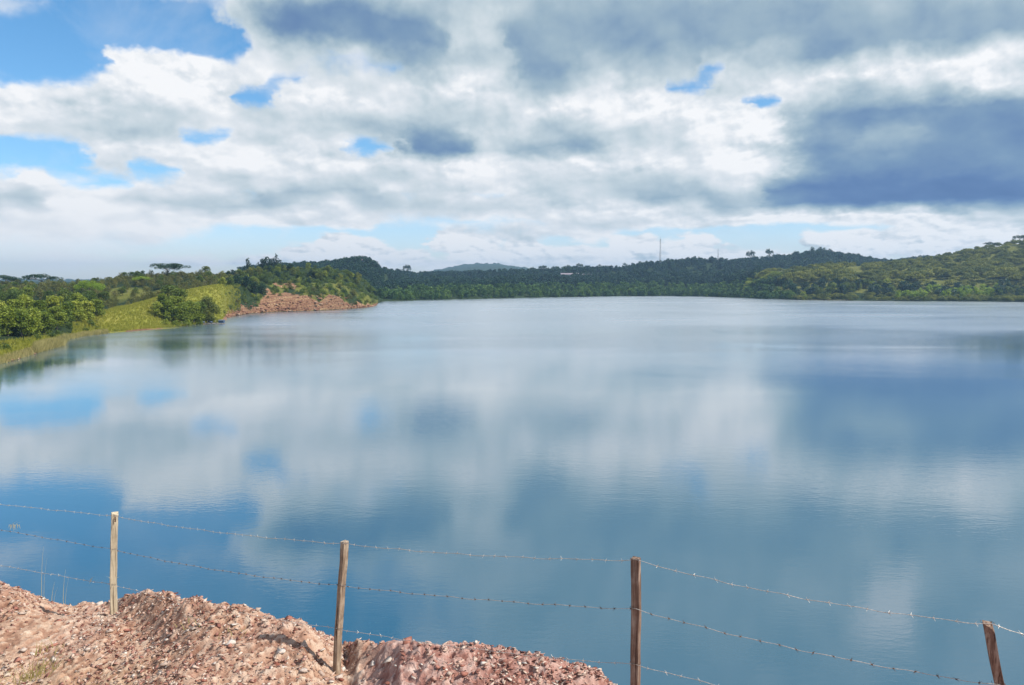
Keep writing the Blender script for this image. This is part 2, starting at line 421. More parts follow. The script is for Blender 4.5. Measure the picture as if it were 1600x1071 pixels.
def plain(name, c, rough=.7, var=.15, scale=2.0, metal=0, spec=.3):
    m, N = new_mat(name); g = N.new('ShaderNodeNewGeometry')
    nz = N.noise(g.outputs['Position'], scale, 4, .6)
    a = tuple(x * (1 - var) for x in c); b = tuple(min(1, x * (1 + var)) for x in c)
    N.l.new(principled(N, N.ramp(nz, [(.3, a), (.7, b)]), rough, metal=metal, spec=spec), N.out.inputs[0]); return m

def hill_mat():
    m, N = new_mat('hill_ground'); g = N.new('ShaderNodeNewGeometry'); pos = g.outputs['Position']
    def at(n): a = N.new('ShaderNodeAttribute'); a.attribute_name = n; return a.outputs['Fac']
    n1 = N.noise(pos, .05, 5, .6); n2 = N.noise(pos, .6, 5, .65); n3 = N.noise(pos, .012, 3, .5)
    wood = N.ramp(n2, [(.3, (.014, .028, .012)), (.5, (.028, .048, .018)), (.7, (.055, .07, .026))])
    gra = N.ramp(N.m('ADD', N.m('MULTIPLY', n1, .6), N.m('MULTIPLY', n2, .4)), [(.3, (.19, .225, .035)), (.45, (.25, .26, .045)), (.6, (.29, .27, .06)), (.72, (.31, .25, .09))])
    sp = N.new('ShaderNodeSeparateXYZ'); N.l.new(pos, sp.inputs[0])
    st = N.m('ADD', N.m('MULTIPLY', sp.outputs[2], .9), N.m('ADD', N.m('MULTIPLY', sp.outputs[0], -.10), N.m('MULTIPLY', n2, 2.2)))
    stv = N.new('ShaderNodeCombineXYZ'); N.l.new(st, stv.inputs[2]); N.l.new(N.m('MULTIPLY', n1, 2), stv.inputs[0])
    band = N.noise(stv.outputs[0], 1.3, 4, .7)
    rock = N.ramp(band, [(.28, (.11, .055, .035)), (.42, (.27, .14, .09)), (.52, (.37, .215, .13)), (.62, (.48, .34, .20)), (.72, (.18, .09, .055))])
    speck = N.ramp(N.noise(pos, 1.9, 4, .7), [(.42, (1, 1, 1)), (.58, (.45, .45, .4))])
    rock = N.mix(.8, rock, speck, 'MULTIPLY')
    col = N.mix(at('grass'), wood, gra)
    col = N.mix(at('lawn'), col, N.ramp(n2, [(.3, (.07, .095, .02)), (.7, (.21, .20, .055))]))
    col = N.mix(N.mr(N.m('ADD', at('rock'), N.m('MULTIPLY', N.m('SUBTRACT', n2, .5), .8)), .4, .6), col, rock)
    n = N.bump(N.noise(pos, .9, 6, .7), .9, 1.2)
    N.l.new(principled(N, col, .95, n, spec=.1), N.out.inputs[0]); return m
M['hill'] = hill_mat()

def water_mat():
    m, N = new_mat('lake_water'); g = N.new('ShaderNodeNewGeometry'); pos = g.outputs['Position']
    def mp(v, sx, sy, rz):
        n = N.new('ShaderNodeMapping'); N.l.new(v, n.inputs[0]); n.inputs['Scale'].default_value = (sx, sy, 1); n.inputs['Rotation'].default_value = (0, 0, rz)
        return n.outputs[0]
    gust = N.noise(mp(pos, .010, .022, .15), 1, 4, .55, .6)
    gust2 = N.noise(mp(pos, .0035, .012, -.1), 1, 3, .5, .4)
    spw = N.new('ShaderNodeSeparateXYZ'); N.l.new(pos, spw.inputs[0])
    wind = N.mr(N.m('ADD', spw.outputs[1], N.m('MULTIPLY', N.m('SUBTRACT', gust, .5), 110.0)), 95, 290, 0, 1, smooth=True)   # open water further out is ruffled, the lee below the bank calm
    ga = N.m('MULTIPLY', N.mixf(wind, N.mr(gust, .38, .62, .30, 1.5), 1.0), N.mr(wind, 0, 1, .24, 1.15))
    big = N.noise(mp(pos, .35, .9, .18), 1, 3, .5, .3)       # ripples a couple of metres long, crests across the view
    med = N.noise(mp(pos, 1.6, 3.8, -.12), 1, 3, .55, .4)
    sml = N.noise(mp(pos, 6.5, 12.0, .3), 1, 2, .5)
    h = N.m('ADD', N.m('MULTIPLY', big, .016), N.m('ADD', N.m('MULTIPLY', med, .0140), N.m('MULTIPLY', sml, .0032)))
    h = N.m('MULTIPLY', h, ga)
    n = N.bump(h, 1.0, 1.0)
    col = N.ramp(gust2, [(.3, (.016, .082, .155)), (.7, (.034, .108, .142))])
    d = N.new('ShaderNodeBsdfDiffuse'); N.put(d.inputs[0], col)
    gl = N.new('ShaderNodeBsdfGlossy'); N.put(gl.inputs['Color'], (1, 1, 1, 1))
    N.put(gl.inputs['Roughness'], N.m('ADD', N.m('MULTIPLY', N.mr(gust, .35, .65, .0, .03), N.mr(wind, 0, 1, 1, 2.2)), N.m('ADD', .012, N.m('MULTIPLY', wind, .20)))); N.l.new(n, gl.inputs['Normal'])
    fr = N.new('ShaderNodeLayerWeight'); N.l.new(n, fr.inputs['Normal'])
    ms = N.new('ShaderNodeMixShader'); N.l.new(N.m('ADD', .025, N.m('MULTIPLY', .975, N.m('POWER', fr.outputs['Facing'], 3.0))), ms.inputs[0])
    N.l.new(d.outputs[0], ms.inputs[1]); N.l.new(gl.outputs[0], ms.inputs[2]); N.l.new(ms.outputs[0], N.out.inputs[0])
    return m
M['water'] = water_mat()

def earth_mat():
    m, N = new_mat('red_earth'); g = N.new('ShaderNodeNewGeometry'); pos = g.outputs['Position']
    a = N.new('ShaderNodeAttribute'); a.attribute_name = 'cell'; ce = a.outputs['Fac']
    y = N.new('ShaderNodeAttribute'); y.attribute_name = 'yellow'
    n1 = N.noise(pos, 1.1, 4, .6); n2 = N.noise(pos, 9, 5, .7); n3 = N.noise(pos, 60, 3, .6)
    f = N.m('ADD', N.m('MULTIPLY', n1, .35), N.m('ADD', N.m('MULTIPLY', n2, .35), N.m('MULTIPLY', ce, .3)))
    red = N.ramp(f, [(.3, (0.189, 0.087, 0.069)), (.42, (0.341, 0.174, 0.143)), (.55, (0.435, 0.271, 0.228)), (.68, (0.530, 0.378, 0.328)), (.78, (0.662, 0.552, 0.487))])
    yel = N.ramp(f, [(.3, (0.227, 0.123, 0.080)), (.45, (0.407, 0.256, 0.169)), (.6, (0.530, 0.388, 0.276)), (.75, (0.662, 0.582, 0.456))])
    col = N.mix(y.outputs['Fac'], red, yel)
    col = N.mix(N.mr(n3, .35, .6, .5, 0), col, N.vm('MULTIPLY', col, (.55, .5, .5)))
    n = N.bump(N.m('ADD', N.m('MULTIPLY', n2, .02), N.m('MULTIPLY', n3, .006)), .9, 1)
    N.l.new(principled(N, col, .95, n, spec=.1), N.out.inputs[0]); return m
M['earth'] = earth_mat()

def chip_mat(name, stops):
    m, N = new_mat(name); g = N.new('ShaderNodeNewGeometry'); oi = N.new('ShaderNodeObjectInfo')
    r = N.m('FRACT', N.m('ADD', g.outputs['Random Per Island'], oi.outputs['Random']))
    n2 = N.noise(g.outputs['Position'], 45, 4, .7)
    col = N.ramp(r, stops)
    col = N.mix(N.mr(n2, .35, .6, .6, 0), col, N.vm('MULTIPLY', col, (.6, .5, .45)))
    N.l.new(principled(N, col, .9, N.bump(n2, .6, .01), spec=.15), N.out.inputs[0]); return m
M['chip'] = chip_mat('stone_chip', [(0, (.20, .08, .065)), (.3, (.38, .19, .15)), (.5, (.50, .30, .24)), (.68, (.60, .44, .36)), (.85, (.62, .50, .42)), (1, (.70, .62, .55))])
M['pale_rock'] = chip_mat('pale_rock', [(0, (.44, .33, .27)), (.5, (.54, .45, .39)), (1, (.66, .61, .56))])
M['red_rock'] = chip_mat('red_rock', [(0, (.24, .09, .065)), (.5, (.38, .17, .13)), (1, (.50, .27, .21))])
M['shore_rock'] = chip_mat('shore_rock', [(0, (.20, .09, .065)), (.5, (.30, .16, .11)), (.85, (.42, .27, .19)), (1, (.50, .40, .31))])

def wood_mat(name, c0, c1, c2):
    m, N = new_mat(name); tc = N.new('ShaderNodeTexCoord')
    mp = N.new('ShaderNodeMapping'); N.l.new(tc.outputs['Object'], mp.inputs[0]); mp.inputs['Scale'].default_value = (60, 60, 3.0)
    g = N.noise(mp.outputs[0], 1, 6, .65, .6); b = N.noise(tc.outputs['Object'], 7, 4, .6)
    mp2 = N.new('ShaderNodeMapping'); N.l.new(tc.outputs['Object'], mp2.inputs[0]); mp2.inputs['Scale'].default_value = (130, 130, 2.0)
    crack = N.mr(N.noise(mp2.outputs[0], 1, 3, .6), .36, .44, .0, 1)
    f = N.m('ADD', N.m('MULTIPLY', g, .6), N.m('MULTIPLY', b, .4))
    col = N.ramp(f, [(.34, c0), (.5, c1), (.66, c2)])
    col = N.mix(N.mr(crack, 0, 1, .75, 0), col, N.vm('MULTIPLY', c0, (.45, .4, .4)))
    n = N.bump(N.m('ADD', g, N.m('MULTIPLY', crack, .5)), .7, .004)
    N.l.new(principled(N, col, .85, n, spec=.2), N.out.inputs[0]); return m
M['wood_cream'] = wood_mat('weathered_cream_wood', (.30, .24, .17), (.50, .42, .30), (.66, .58, .44))
M['wood_brown'] = wood_mat('weathered_brown_wood', (.15, .10, .07), (.32, .235, .17), (.60, .51, .40))
M['wood_red'] = wood_mat('reddish_brown_wood', (.11, .065, .048), (.21, .135, .10), (.46, .37, .30))
M['wire'] = plain('galvanised_wire', (.50, .46, .42), .45, .35, 40, metal=.45, spec=.5)
M['rust'] = plain('rusty_barb', (.14, .085, .06), .7, .4, 30, metal=.3)
M['white_wall'] = plain('white_wall', (.40, .42, .44)); M['pink_roof'] = plain('faded_pink_roof', (.26, .22, .25))
M['glass'] = plain('dark_window', (.04, .05, .06), .2); M['mast'] = plain('painted_mast_steel', (.30, .32, .34), .5)
M['raft_wood'] = plain('raft_bamboo', (.20, .19, .17)); M['raft_blue'] = plain('blue_grey_drum', (.07, .11, .18), .5); M['tin'] = plain('tin_roof', (.14, .17, .21), .7)
M['white_cloth'] = plain('white_sheet', (.8, .8, .8))

# ------------------------------------------------------------------ hills: heights over (t = x/y, y)
# columns: u | shore v | lip(D, v) | near crest(D, v) | dip(D, z) | mid ridge(D, v) | dark ridge(D, v) | far hill v (at 4000 m)
TAB = [
 (-1200, 900, 60, 880, 140, 560, 220, 8, 420, 440, 1500, 436, 434),
 (-500, 720, 90, 700, 150, 520, 230, 6, 420, 444, 1500, 438, 436),
 (-200, 610, 124, 590, 190, 500, 250, 5, 430, 447, 1500, 439, 437),
 (0, 567, 152, 560, 215, 506, 260, 5, 430, 451, 1500, 441, 438),
 (30, 558, 165, 552, 220, 505, 260, 5, 430, 451, 1500, 441, 438),
 (60, 549, 178, 544, 222, 505, 260, 5, 430, 450, 1500, 441, 438),
 (94, 540, 192, 536, 225, 506, 265, 5, 430, 449, 1500, 441, 438),
 (101, 531, 208, 528, 228, 506, 270, 5, 430, 449, 1500, 441, 438),
 (130, 525, 225, 522, 245, 502, 275, 5, 430, 447, 1500, 441, 438),
 (165, 521, 236, 518, 258, 488, 290, 6, 430, 444, 1400, 441, 438),
 (200, 518.5, 245, 515, 275, 480, 310, 8, 430, 440, 1300, 441, 438),
 (230, 516, 254, 512, 288, 470, 325, 8, 430, 438, 1250, 441, 438),
 (270, 513, 265, 509, 305, 459, 340, 10, 435, 435, 1200, 440, 438),
 (310, 508.5, 285, 504, 320, 450, 355, 12, 440, 434, 1150, 436, 438),
 (343, 503.5, 305, 499, 345, 446, 380, 12, 450, 436, 1100, 430, 438),
 (352, 497, 340, 488, 362, 449, 395, 12, 455, 437, 1080, 428, 438),
 (390, 490.5, 386, 474, 412, 447, 430, 13, 480, 430, 1020, 424, 438),
 (430, 487.8, 412, 464, 442, 443, 460, 15, 505, 424, 980, 421, 438),
 (480, 486.5, 422, 462, 458, 442, 480, 16, 525, 421, 960, 419, 438),
 (520, 484.6, 436, 463, 468, 443, 490, 16, 535, 422, 950, 416, 438),
 (545, 483, 458, 468, 482, 447, 500, 14, 545, 428, 950, 412, 438),
 (570, 481, 484, 472, 496, 458, 515, 9, 550, 442, 945, 409, 437),
 (586, 478.5, 512, 474.5, 522, 468, 535, 3.5, 560, 458, 945, 418, 436),
 (591, 474, 582, 472.5, 600, 470, 660, 3.5, 720, 458, 950, 424, 436),
 (597, 471.3, 640, 470, 690, 463, 760, 5, 860, 452, 960, 428, 436),
 (640, 470, 675, 468.5, 730, 461, 800, 6, 920, 448, 1250, 435, 432),
 (700, 468.4, 718, 467, 780, 459, 840, 8, 950, 444, 1250, 433, 420),
 (735, 467.6, 740, 466, 800, 458, 850, 8, 960, 444, 1250, 432, 413),
 (780, 466.6, 775, 465, 830, 456, 880, 10, 980, 444, 1250, 431, 413.5),
 (820, 465.6, 808, 464, 860, 455, 910, 10, 1000, 442, 1250, 429, 419),
 (870, 464.7, 845, 463, 900, 454, 950, 11, 1030, 440, 1250, 426, 427),
 (960, 463.3, 905, 462, 960, 452, 1000, 13, 1080, 436, 1250, 422, 433),
 (1040, 462.8, 930, 461, 980, 450, 1020, 14, 1090, 434, 1250, 416, 436),
 (1100, 463.6, 895, 462, 945, 452, 980, 13, 1060, 434, 1250, 413, 436),
 (1150, 465.5, 825, 464, 870, 452, 900, 14, 980, 434, 1250, 412, 436),
 (1190, 467.2, 768, 466, 810, 448, 840, 18, 900, 430, 1250, 411, 436),
 (1230, 468.6, 730, 467.5, 770, 447, 800, 20, 870, 424, 1280, 406, 436),
 (1270, 469.4, 705, 468, 745, 450, 775, 20, 860, 419, 1300, 397, 436),
 (1300, 469.8, 690, 468.5, 730, 451, 765, 20, 860, 417, 1300, 401, 436),
 (1340, 470.2, 682, 469, 720, 453, 755, 19, 860, 416, 1300, 409, 436),
 (1400, 470.6, 672, 469.5, 712, 454, 750, 18, 860, 413, 1300, 414, 436),
 (1450, 471, 662, 470, 705, 454, 745, 19, 860, 408, 1300, 410, 436),
 (1500, 471.3, 655, 470, 700, 454, 740, 20, 860, 397, 1300, 404, 436),
 (1550, 471.7, 648, 470.5, 695, 453, 735, 22, 860, 388, 1300, 400, 436),
 (1600, 472.2, 640, 471, 690, 452, 730, 24, 860, 378, 1300, 392, 436),
 (1700, 474, 605, 472, 660, 452, 710, 26, 860, 366, 1300, 380, 436),
 (1900, 480, 510, 478, 570, 455, 640, 26, 820, 356, 1300, 370, 436),
 (2300, 500, 330, 495, 400, 462, 500, 24, 700, 360, 1300, 380, 436),
 (2900, 560, 170, 548, 240, 480, 330, 20, 600, 380, 1300, 400, 436)]
T = np.array(TAB, float); TT = np.array([t_of(u) for u in T[:, 0]])
LD = []; LZ = []
ds = np.array([d_shore(v) for v in T[:, 1]])
zz = lambda v, D: np.array([z_at(a, b) for a, b in zip(v, D)])
LD.append(ds - 5); LZ.append(np.full(len(ds), -1.6))
LD.append(ds); LZ.append(np.zeros(len(ds)))
lipD = np.maximum(T[:, 2], ds + 2); LD.append(lipD); LZ.append(np.maximum(zz(T[:, 3], lipD), .4))
LD.append(T[:, 4]); LZ.append(np.maximum(zz(T[:, 5], T[:, 4]), .8))
LD.append(T[:, 6]); LZ.append(T[:, 7])
LD.append(T[:, 8]); LZ.append(zz(T[:, 9], T[:, 8]))
md = (T[:, 8] + T[:, 10]) / 2; LD.append(md); LZ.append(np.minimum(zz(T[:, 9], T[:, 8]), zz(T[:, 11], T[:, 10])) * .72)
LD.append(T[:, 10]); LZ.append(zz(T[:, 11], T[:, 10]))
LD.append(T[:, 10] + 500); LZ.append(zz(T[:, 11], T[:, 10]) * .45)
LD.append(np.full(len(ds), 4000.)); LZ.append(zz(T[:, 12], np.full(len(ds), 4000.)))
LD.append(np.full(len(ds), 5200.)); LZ.append(np.full(len(ds), 20.))
LD = np.array(LD); LZ = np.array(LZ)
for k in range(1, len(LD)): LD[k] = np.maximum(LD[k], LD[k - 1] + .5)

def layers(t):
    t = np.atleast_1d(t)
    return np.array([np.interp(t, TT, r) for r in LD]), np.array([np.interp(t, TT, r) for r in LZ])

def rockmask(t, Y, s):
    """bare cliff face between the shore and the lip of the headland"""
    u = u_of(t)
    m = sstep(344, 352, u) * (1 - sstep(586, 593, u))
    n = fbm(t * Y / 22, Y / 10, 4, 77)
    face = np.interp(u, [345, 400, 420, 440, 462, 500, 530, 560, 590], [.6, .7, 1.5, 1.75, 1.1, .45, .7, .4, .9])
    return m * (s > 0.0) * sstep(-.25, .12, face + (n - .5) * 2.2 - s ) * np.where(s < 1.05, 1, sstep(.46, .6, fbm(t * Y / 6, Y / 5, 3, 31) + .22 * (u > 410) * (u < 560) - .12 * (s - 1)))

def height(t, Y):
    """t, Y arrays -> z, layer parameter s"""
    t = np.asarray(t, float); Y = np.asarray(Y, float); sh = t.shape; tf = t.ravel(); yf = Y.ravel()
    D, Z = layers(tf); s = np.zeros(len(tf)); z = np.full(len(tf), -1.6)
    for k in range(len(D) - 1):
        m = (yf >= D[k]) & (yf < D[k + 1]); f = (yf[m] - D[k][m]) / (D[k + 1][m] - D[k][m])
        fs = f if k < 2 else f * .45 + .55 * f * f * (3 - 2 * f)
        z[m] = Z[k][m] * (1 - fs) + Z[k + 1][m] * fs; s[m] = k + f
    z[yf >= D[-1]] = 20; s[yf >= D[-1]] = len(D) - 1
    x = tf * yf
    n = (fbm(x / 45, yf / 45, 4, 3) - .5) * 2
    amp = np.clip((s - 1) * 1.0, 0, 1) * (1.2 + np.clip(yf - 500, 0, 1200) * .006)
    z = z + n * amp
    z = z + np.where(s > 7.2, (fbm(x / 60, yf / 60, 4, 13) - .5) * 16 * np.clip(s - 7.2, 0, 1), 0)
    z = z + np.where(s > 8.2, (fbm(x / 22, yf / 22, 3, 23) - .5) * 22 * np.clip((s - 8.2), 0, 1), 0)
    # ledges of tilted rock on the headland
    rm = rockmask(tf, yf, s - 1 + 0.0)
    q = z * 1.0 - x * .06 + (fbm(x / 9, yf / 9, 3, 41) - .5) * 2.2
    step = (np.floor(q / 1.5) + sstep(.55, .95, q / 1.5 - np.floor(q / 1.5))) * 1.5
    z = z + rm * np.clip(s - 1, 0, 1) * ((step - q) * .6 + (fbm(x / 3, yf / 3, 3, 51) - .5) * .9)
    return z.reshape(sh), s.reshape(sh)

def hz(u, D):
    t = t_of(u); z, s = height(np.array([t]), np.array([float(D)])); return (t * D, D, float(z[0]))

def build_hills():
    tl = np.concatenate([np.linspace(-1.66, -.72, 70)[:-1], np.linspace(-.72, .72, 1050), np.linspace(.72, 1.75, 70)[1:]])
    rows = []
    D, _ = layers(tl)
    cnt = [3, 16, 34, 30, 34, 20, 30, 12, 26, 10]
    for k, c in enumerate(cnt):
        for i in range(c): rows.append(D[k] + (D[k + 1] - D[k]) * i / c)
    rows.append(D[-1]); Y = np.array(rows); t = np.broadcast_to(tl, Y.shape)
    z, s = height(t, Y)
    u = u_of(t)
    rk = rockmask(t, Y, s - 1) * (s > .2)
    mud = (s < 2.0) * sstep(.3, .9, s) * (fbm(t * 90, Y * .1, 2, 9) > .5) * .62 * (u > 150)
    rk = np.maximum(rk, mud * (u < 340)); rk = np.maximum(rk, (s < 1.6) * (u > 1200) * (u < 1330) * .42)
    rk = np.maximum(rk, (s < 1.9) * (u < 45) * .6)
    gr = sstep(120, 165, u) * (1 - sstep(345, 372, u)) * (1 - sstep(3.05, 3.3, s)) * 1.0
    gr = np.maximum(gr, (s < 2.2) * (u < 150))
    gr = np.maximum(gr, sstep(.56, .66, fbm(t * 18, Y / 70, 3, 61)) * (s > 3.6) * (s < 5.2) * (u < 360) * .55)
    gr = np.maximum(gr, sstep(.45, .6, fbm(t * 90, Y / 20, 3, 62)) * (s > 1.2) * (s < 3) * (u > 400) * (u < 590) * .5)
    lawn = sstep(1140, 1230, u) * (s > 2.6) * (s < 5.6) + 0.0
    V = np.stack([t * Y, Y, z], -1).reshape(-1, 3)
    me = mesh_np('hills', V, grid_faces(*Y.shape), M['hill'], True, {'rock': rk, 'grass': gr, 'lawn': np.clip(lawn, 0, 1)})
    o = mob('hills', me); meta(o, 'green hills and the red headland around the far side of the lake', None, None, 'structure')
build_hills()

# ------------------------------------------------------------------ water
def build_water():
    xs = [-3000, -800, -200, 0, 200, 800, 3000]; ys = [-60, 0, 40, 120, 400, 1000, 3000]
    V = [(x, y, 0) for y in ys for x in xs]
    me = mesh_np('lake', np.array(V), grid_faces(len(ys), len(xs)), M['water'])
    meta(mob('lake', me), 'calm blue lake reflecting the clouds', None, None, 'structure')
build_water()

# ------------------------------------------------------------------ near bank (true polar around the camera foot)
# u | crest v | crest depth | plateau z
CR = np.array([(-1500, 900, 12, 11.3), (-600, 905, 10.5, 11.3), (-150, 905, 9.2, 11.35), (-40, 914, 8.8, 11.36), (0, 918, 8.6, 11.36), (30, 921, 8.6, 11.36), (48, 933, 8.7, 11.36),
  (75, 943, 8.8, 11.36), (105, 951, 8.9, 11.36), (140, 948, 8.9, 11.36), (178, 942, 8.7, 11.38), (200, 937, 8.4, 11.50), (235, 930, 8.0, 11.62), (262, 932, 7.7, 11.72),
  (290, 937, 7.45, 11.76), (330, 945, 7.25, 11.78), (400, 959, 7.0, 11.77), (452, 969, 6.85, 11.74), (475, 977, 6.8, 11.71), (505, 998, 6.85, 11.68), (540, 1019, 6.9, 11.66),
  (560, 1009, 6.7, 11.74), (590, 1012, 6.5, 11.76), (625, 1008, 6.2, 11.76), (650, 1013, 6.1, 11.78), (720, 1018, 5.95, 11.80), (770, 1021, 5.9, 11.83), (850, 1031, 5.8, 11.85), (900, 1048, 5.75, 11.87),
  (940, 1067, 5.65, 11.88), (970, 1084, 5.6, 11.9), (1010, 1110, 5.5, 11.97), (1100, 1160, 5.4, 11.95), (1300, 1210, 5.0, 11.9), (1600, 1260, 4.9, 11.87), (2100, 1400, 4.6, 11.9), (3500, 1900, 4.6, 11.9)], float)
CPH = np.array([math.atan(t_of(u, v)) for u, v, *_ in CR])
CRR = np.array([d / cos(ph) for (u, v, d, _), ph in zip(CR, CPH)]); CRZ = np.array([z_at(v, d) for u, v, d, _ in CR])
CPZ = CR[:, 3]
def bank(ph, r, detail=True):
    ph = np.asarray(ph, float); r = np.asarray(r, float)
    pa = np.clip(ph, CPH[0], CPH[-1]); out = np.clip((np.abs(ph) - 1.0) / .35, 0, 1)    # round to the sides and back the bank goes on as land
    rc = np.interp(pa, CPH, CRR); zc = np.interp(pa, CPH, CRZ); x = r * np.sin(ph); y = r * np.cos(ph); pw = pa + (fbm(x * .9, y * .9, 3, 44) - .5) * .14
    zp = sum(np.interp(pw + o, CPH, CPZ) for o in (-.05, -.03, -.01, .01, .03, .05)) / 6
    x = r * np.sin(ph); y = r * np.cos(ph)
    rc = rc + (fbm(ph * 60, ph * 0, 3, 3) - .5) * .16
    foot = 13.35
    a = sstep(1.2, 4.9, r); z = foot * (1 - a) + zp * a
    b = sstep(-1.15, -.05, r - rc); z = z * (1 - b) + zc * b
    d = np.clip(r - rc, 0, None)
    drop = np.where(d < .25, d * d * 2.0, .125 + (d - .25) * 1.55)
    zz_ = z - drop
    zz_ = np.maximum(zz_, -2.2 - .01 * r)
    land = foot - .0 * r + (fbm(x / 6, y / 6, 3, 6) - .5) * .5 * np.clip(r / 8, 0, 1)
    zz_ = zz_ * (1 - out) + land * out
    if detail:
        near = (1 - out)
        n = (fbm(x * 1.6, y * 1.6, 3, 7) - .5) * .11
        f1, f2, rid = worley(x * 7.5 + fbm(x * 5, y * 5, 2, 1), y * 7.5, 4); n = n + (rid - .45) * .032 * sstep(.0, .12, f2 - f1)
        f1, f2, rid2 = worley(x * 20, y * 20 + fbm(x * 9, y * 9, 2, 2), 14); n = n + (rid2 - .45) * .028 * sstep(.0, .15, f2 - f1)
        n = n + (fbm(x * 30, y * 30, 3, 17) - .5) * .022
        edge = np.exp(-((r - rc) / .5) ** 2)
        n = n + edge * ((fbm(x * 4.5, y * 4.5, 3, 27) - .5) * .11)
        zz_ = zz_ + n * near * np.clip(r / 3, 0, 1)
        return zz_, rid2
    return zz_, None

def bank_xy(x, y, detail=True):
    z, _ = bank(np.array([math.atan2(x, y)]), np.array([math.hypot(x, y)]), detail); return float(z[0])

def build_bank():
    ph = np.concatenate([np.linspace(-pi, -.75, 60)[:-1], np.linspace(-.75, .32, 640), np.linspace(.32, .75, 60)[1:], np.linspace(.75, pi, 50)[1:]])
    r = np.concatenate([[.05, .5, 1, 1.6, 2.2, 2.8, 3.4, 4, 4.5], np.arange(4.9, 11.6, .0165), np.linspace(11.7, 22, 30), [26, 34, 50, 80, 130, 200]])
    PH, R = np.meshgrid(ph, r); z, rid = bank(PH, R)
    yel = sstep(.2, -.25, R * np.sin(PH) + 1.2 + 0 * R) * .8
    yel = np.clip(yel * (.4 + 1.2 * fbm(R * np.sin(PH) * .8, R * np.cos(PH) * .8, 3, 33)), 0, 1)
    V = np.stack([R * np.sin(PH), R * np.cos(PH), z], -1).reshape(-1, 3)
    me = mesh_np('ground', V, grid_faces(*PH.shape)[:, ::-1], M['earth'], False, {'cell': rid, 'yellow': yel})
    meta(mob('ground', me), 'broken red earth and rubble on the near bank', None, None, 'structure')
build_bank()

# ------------------------------------------------------------------ rocks
def rock_verts(rng, flat=.5, n=10):
    pts = rng.normal(size=(n, 3)); pts /= np.linalg.norm(pts, axis=1)[:, None]
    pts *= rng.uniform(.65, 1.1, (n, 1)); pts[:, 2] *= flat; pts[:, 0] *= rng.uniform(1, 1.7)
    return pts
import bmesh
def hull(pts):
    bm = bmesh.new()
    for p in pts: bm.verts.new(tuple(p))
    r = bmesh.ops.convex_hull(bm, input=bm.verts)
    bmesh.ops.delete(bm, geom=[v for v in bm.verts if not v.link_faces], context='VERTS')
    bm.verts.index_update()
    v = np.array([tuple(x.co) for x in bm.verts]); f = np.array([[x.index for x in fc.verts] for fc in bm.faces if len(fc.verts) == 3]); bm.free()
    return v, f

def ST(u):
    return 'fist-sized broken stone in the rubble ' + ('left of the first post' if u < 178 else 'on the left part of the mound' if u < 330 else 'on the right part of the mound' if u < 500 else 'around the foot of the second post' if u < 620 else 'right of the second post')

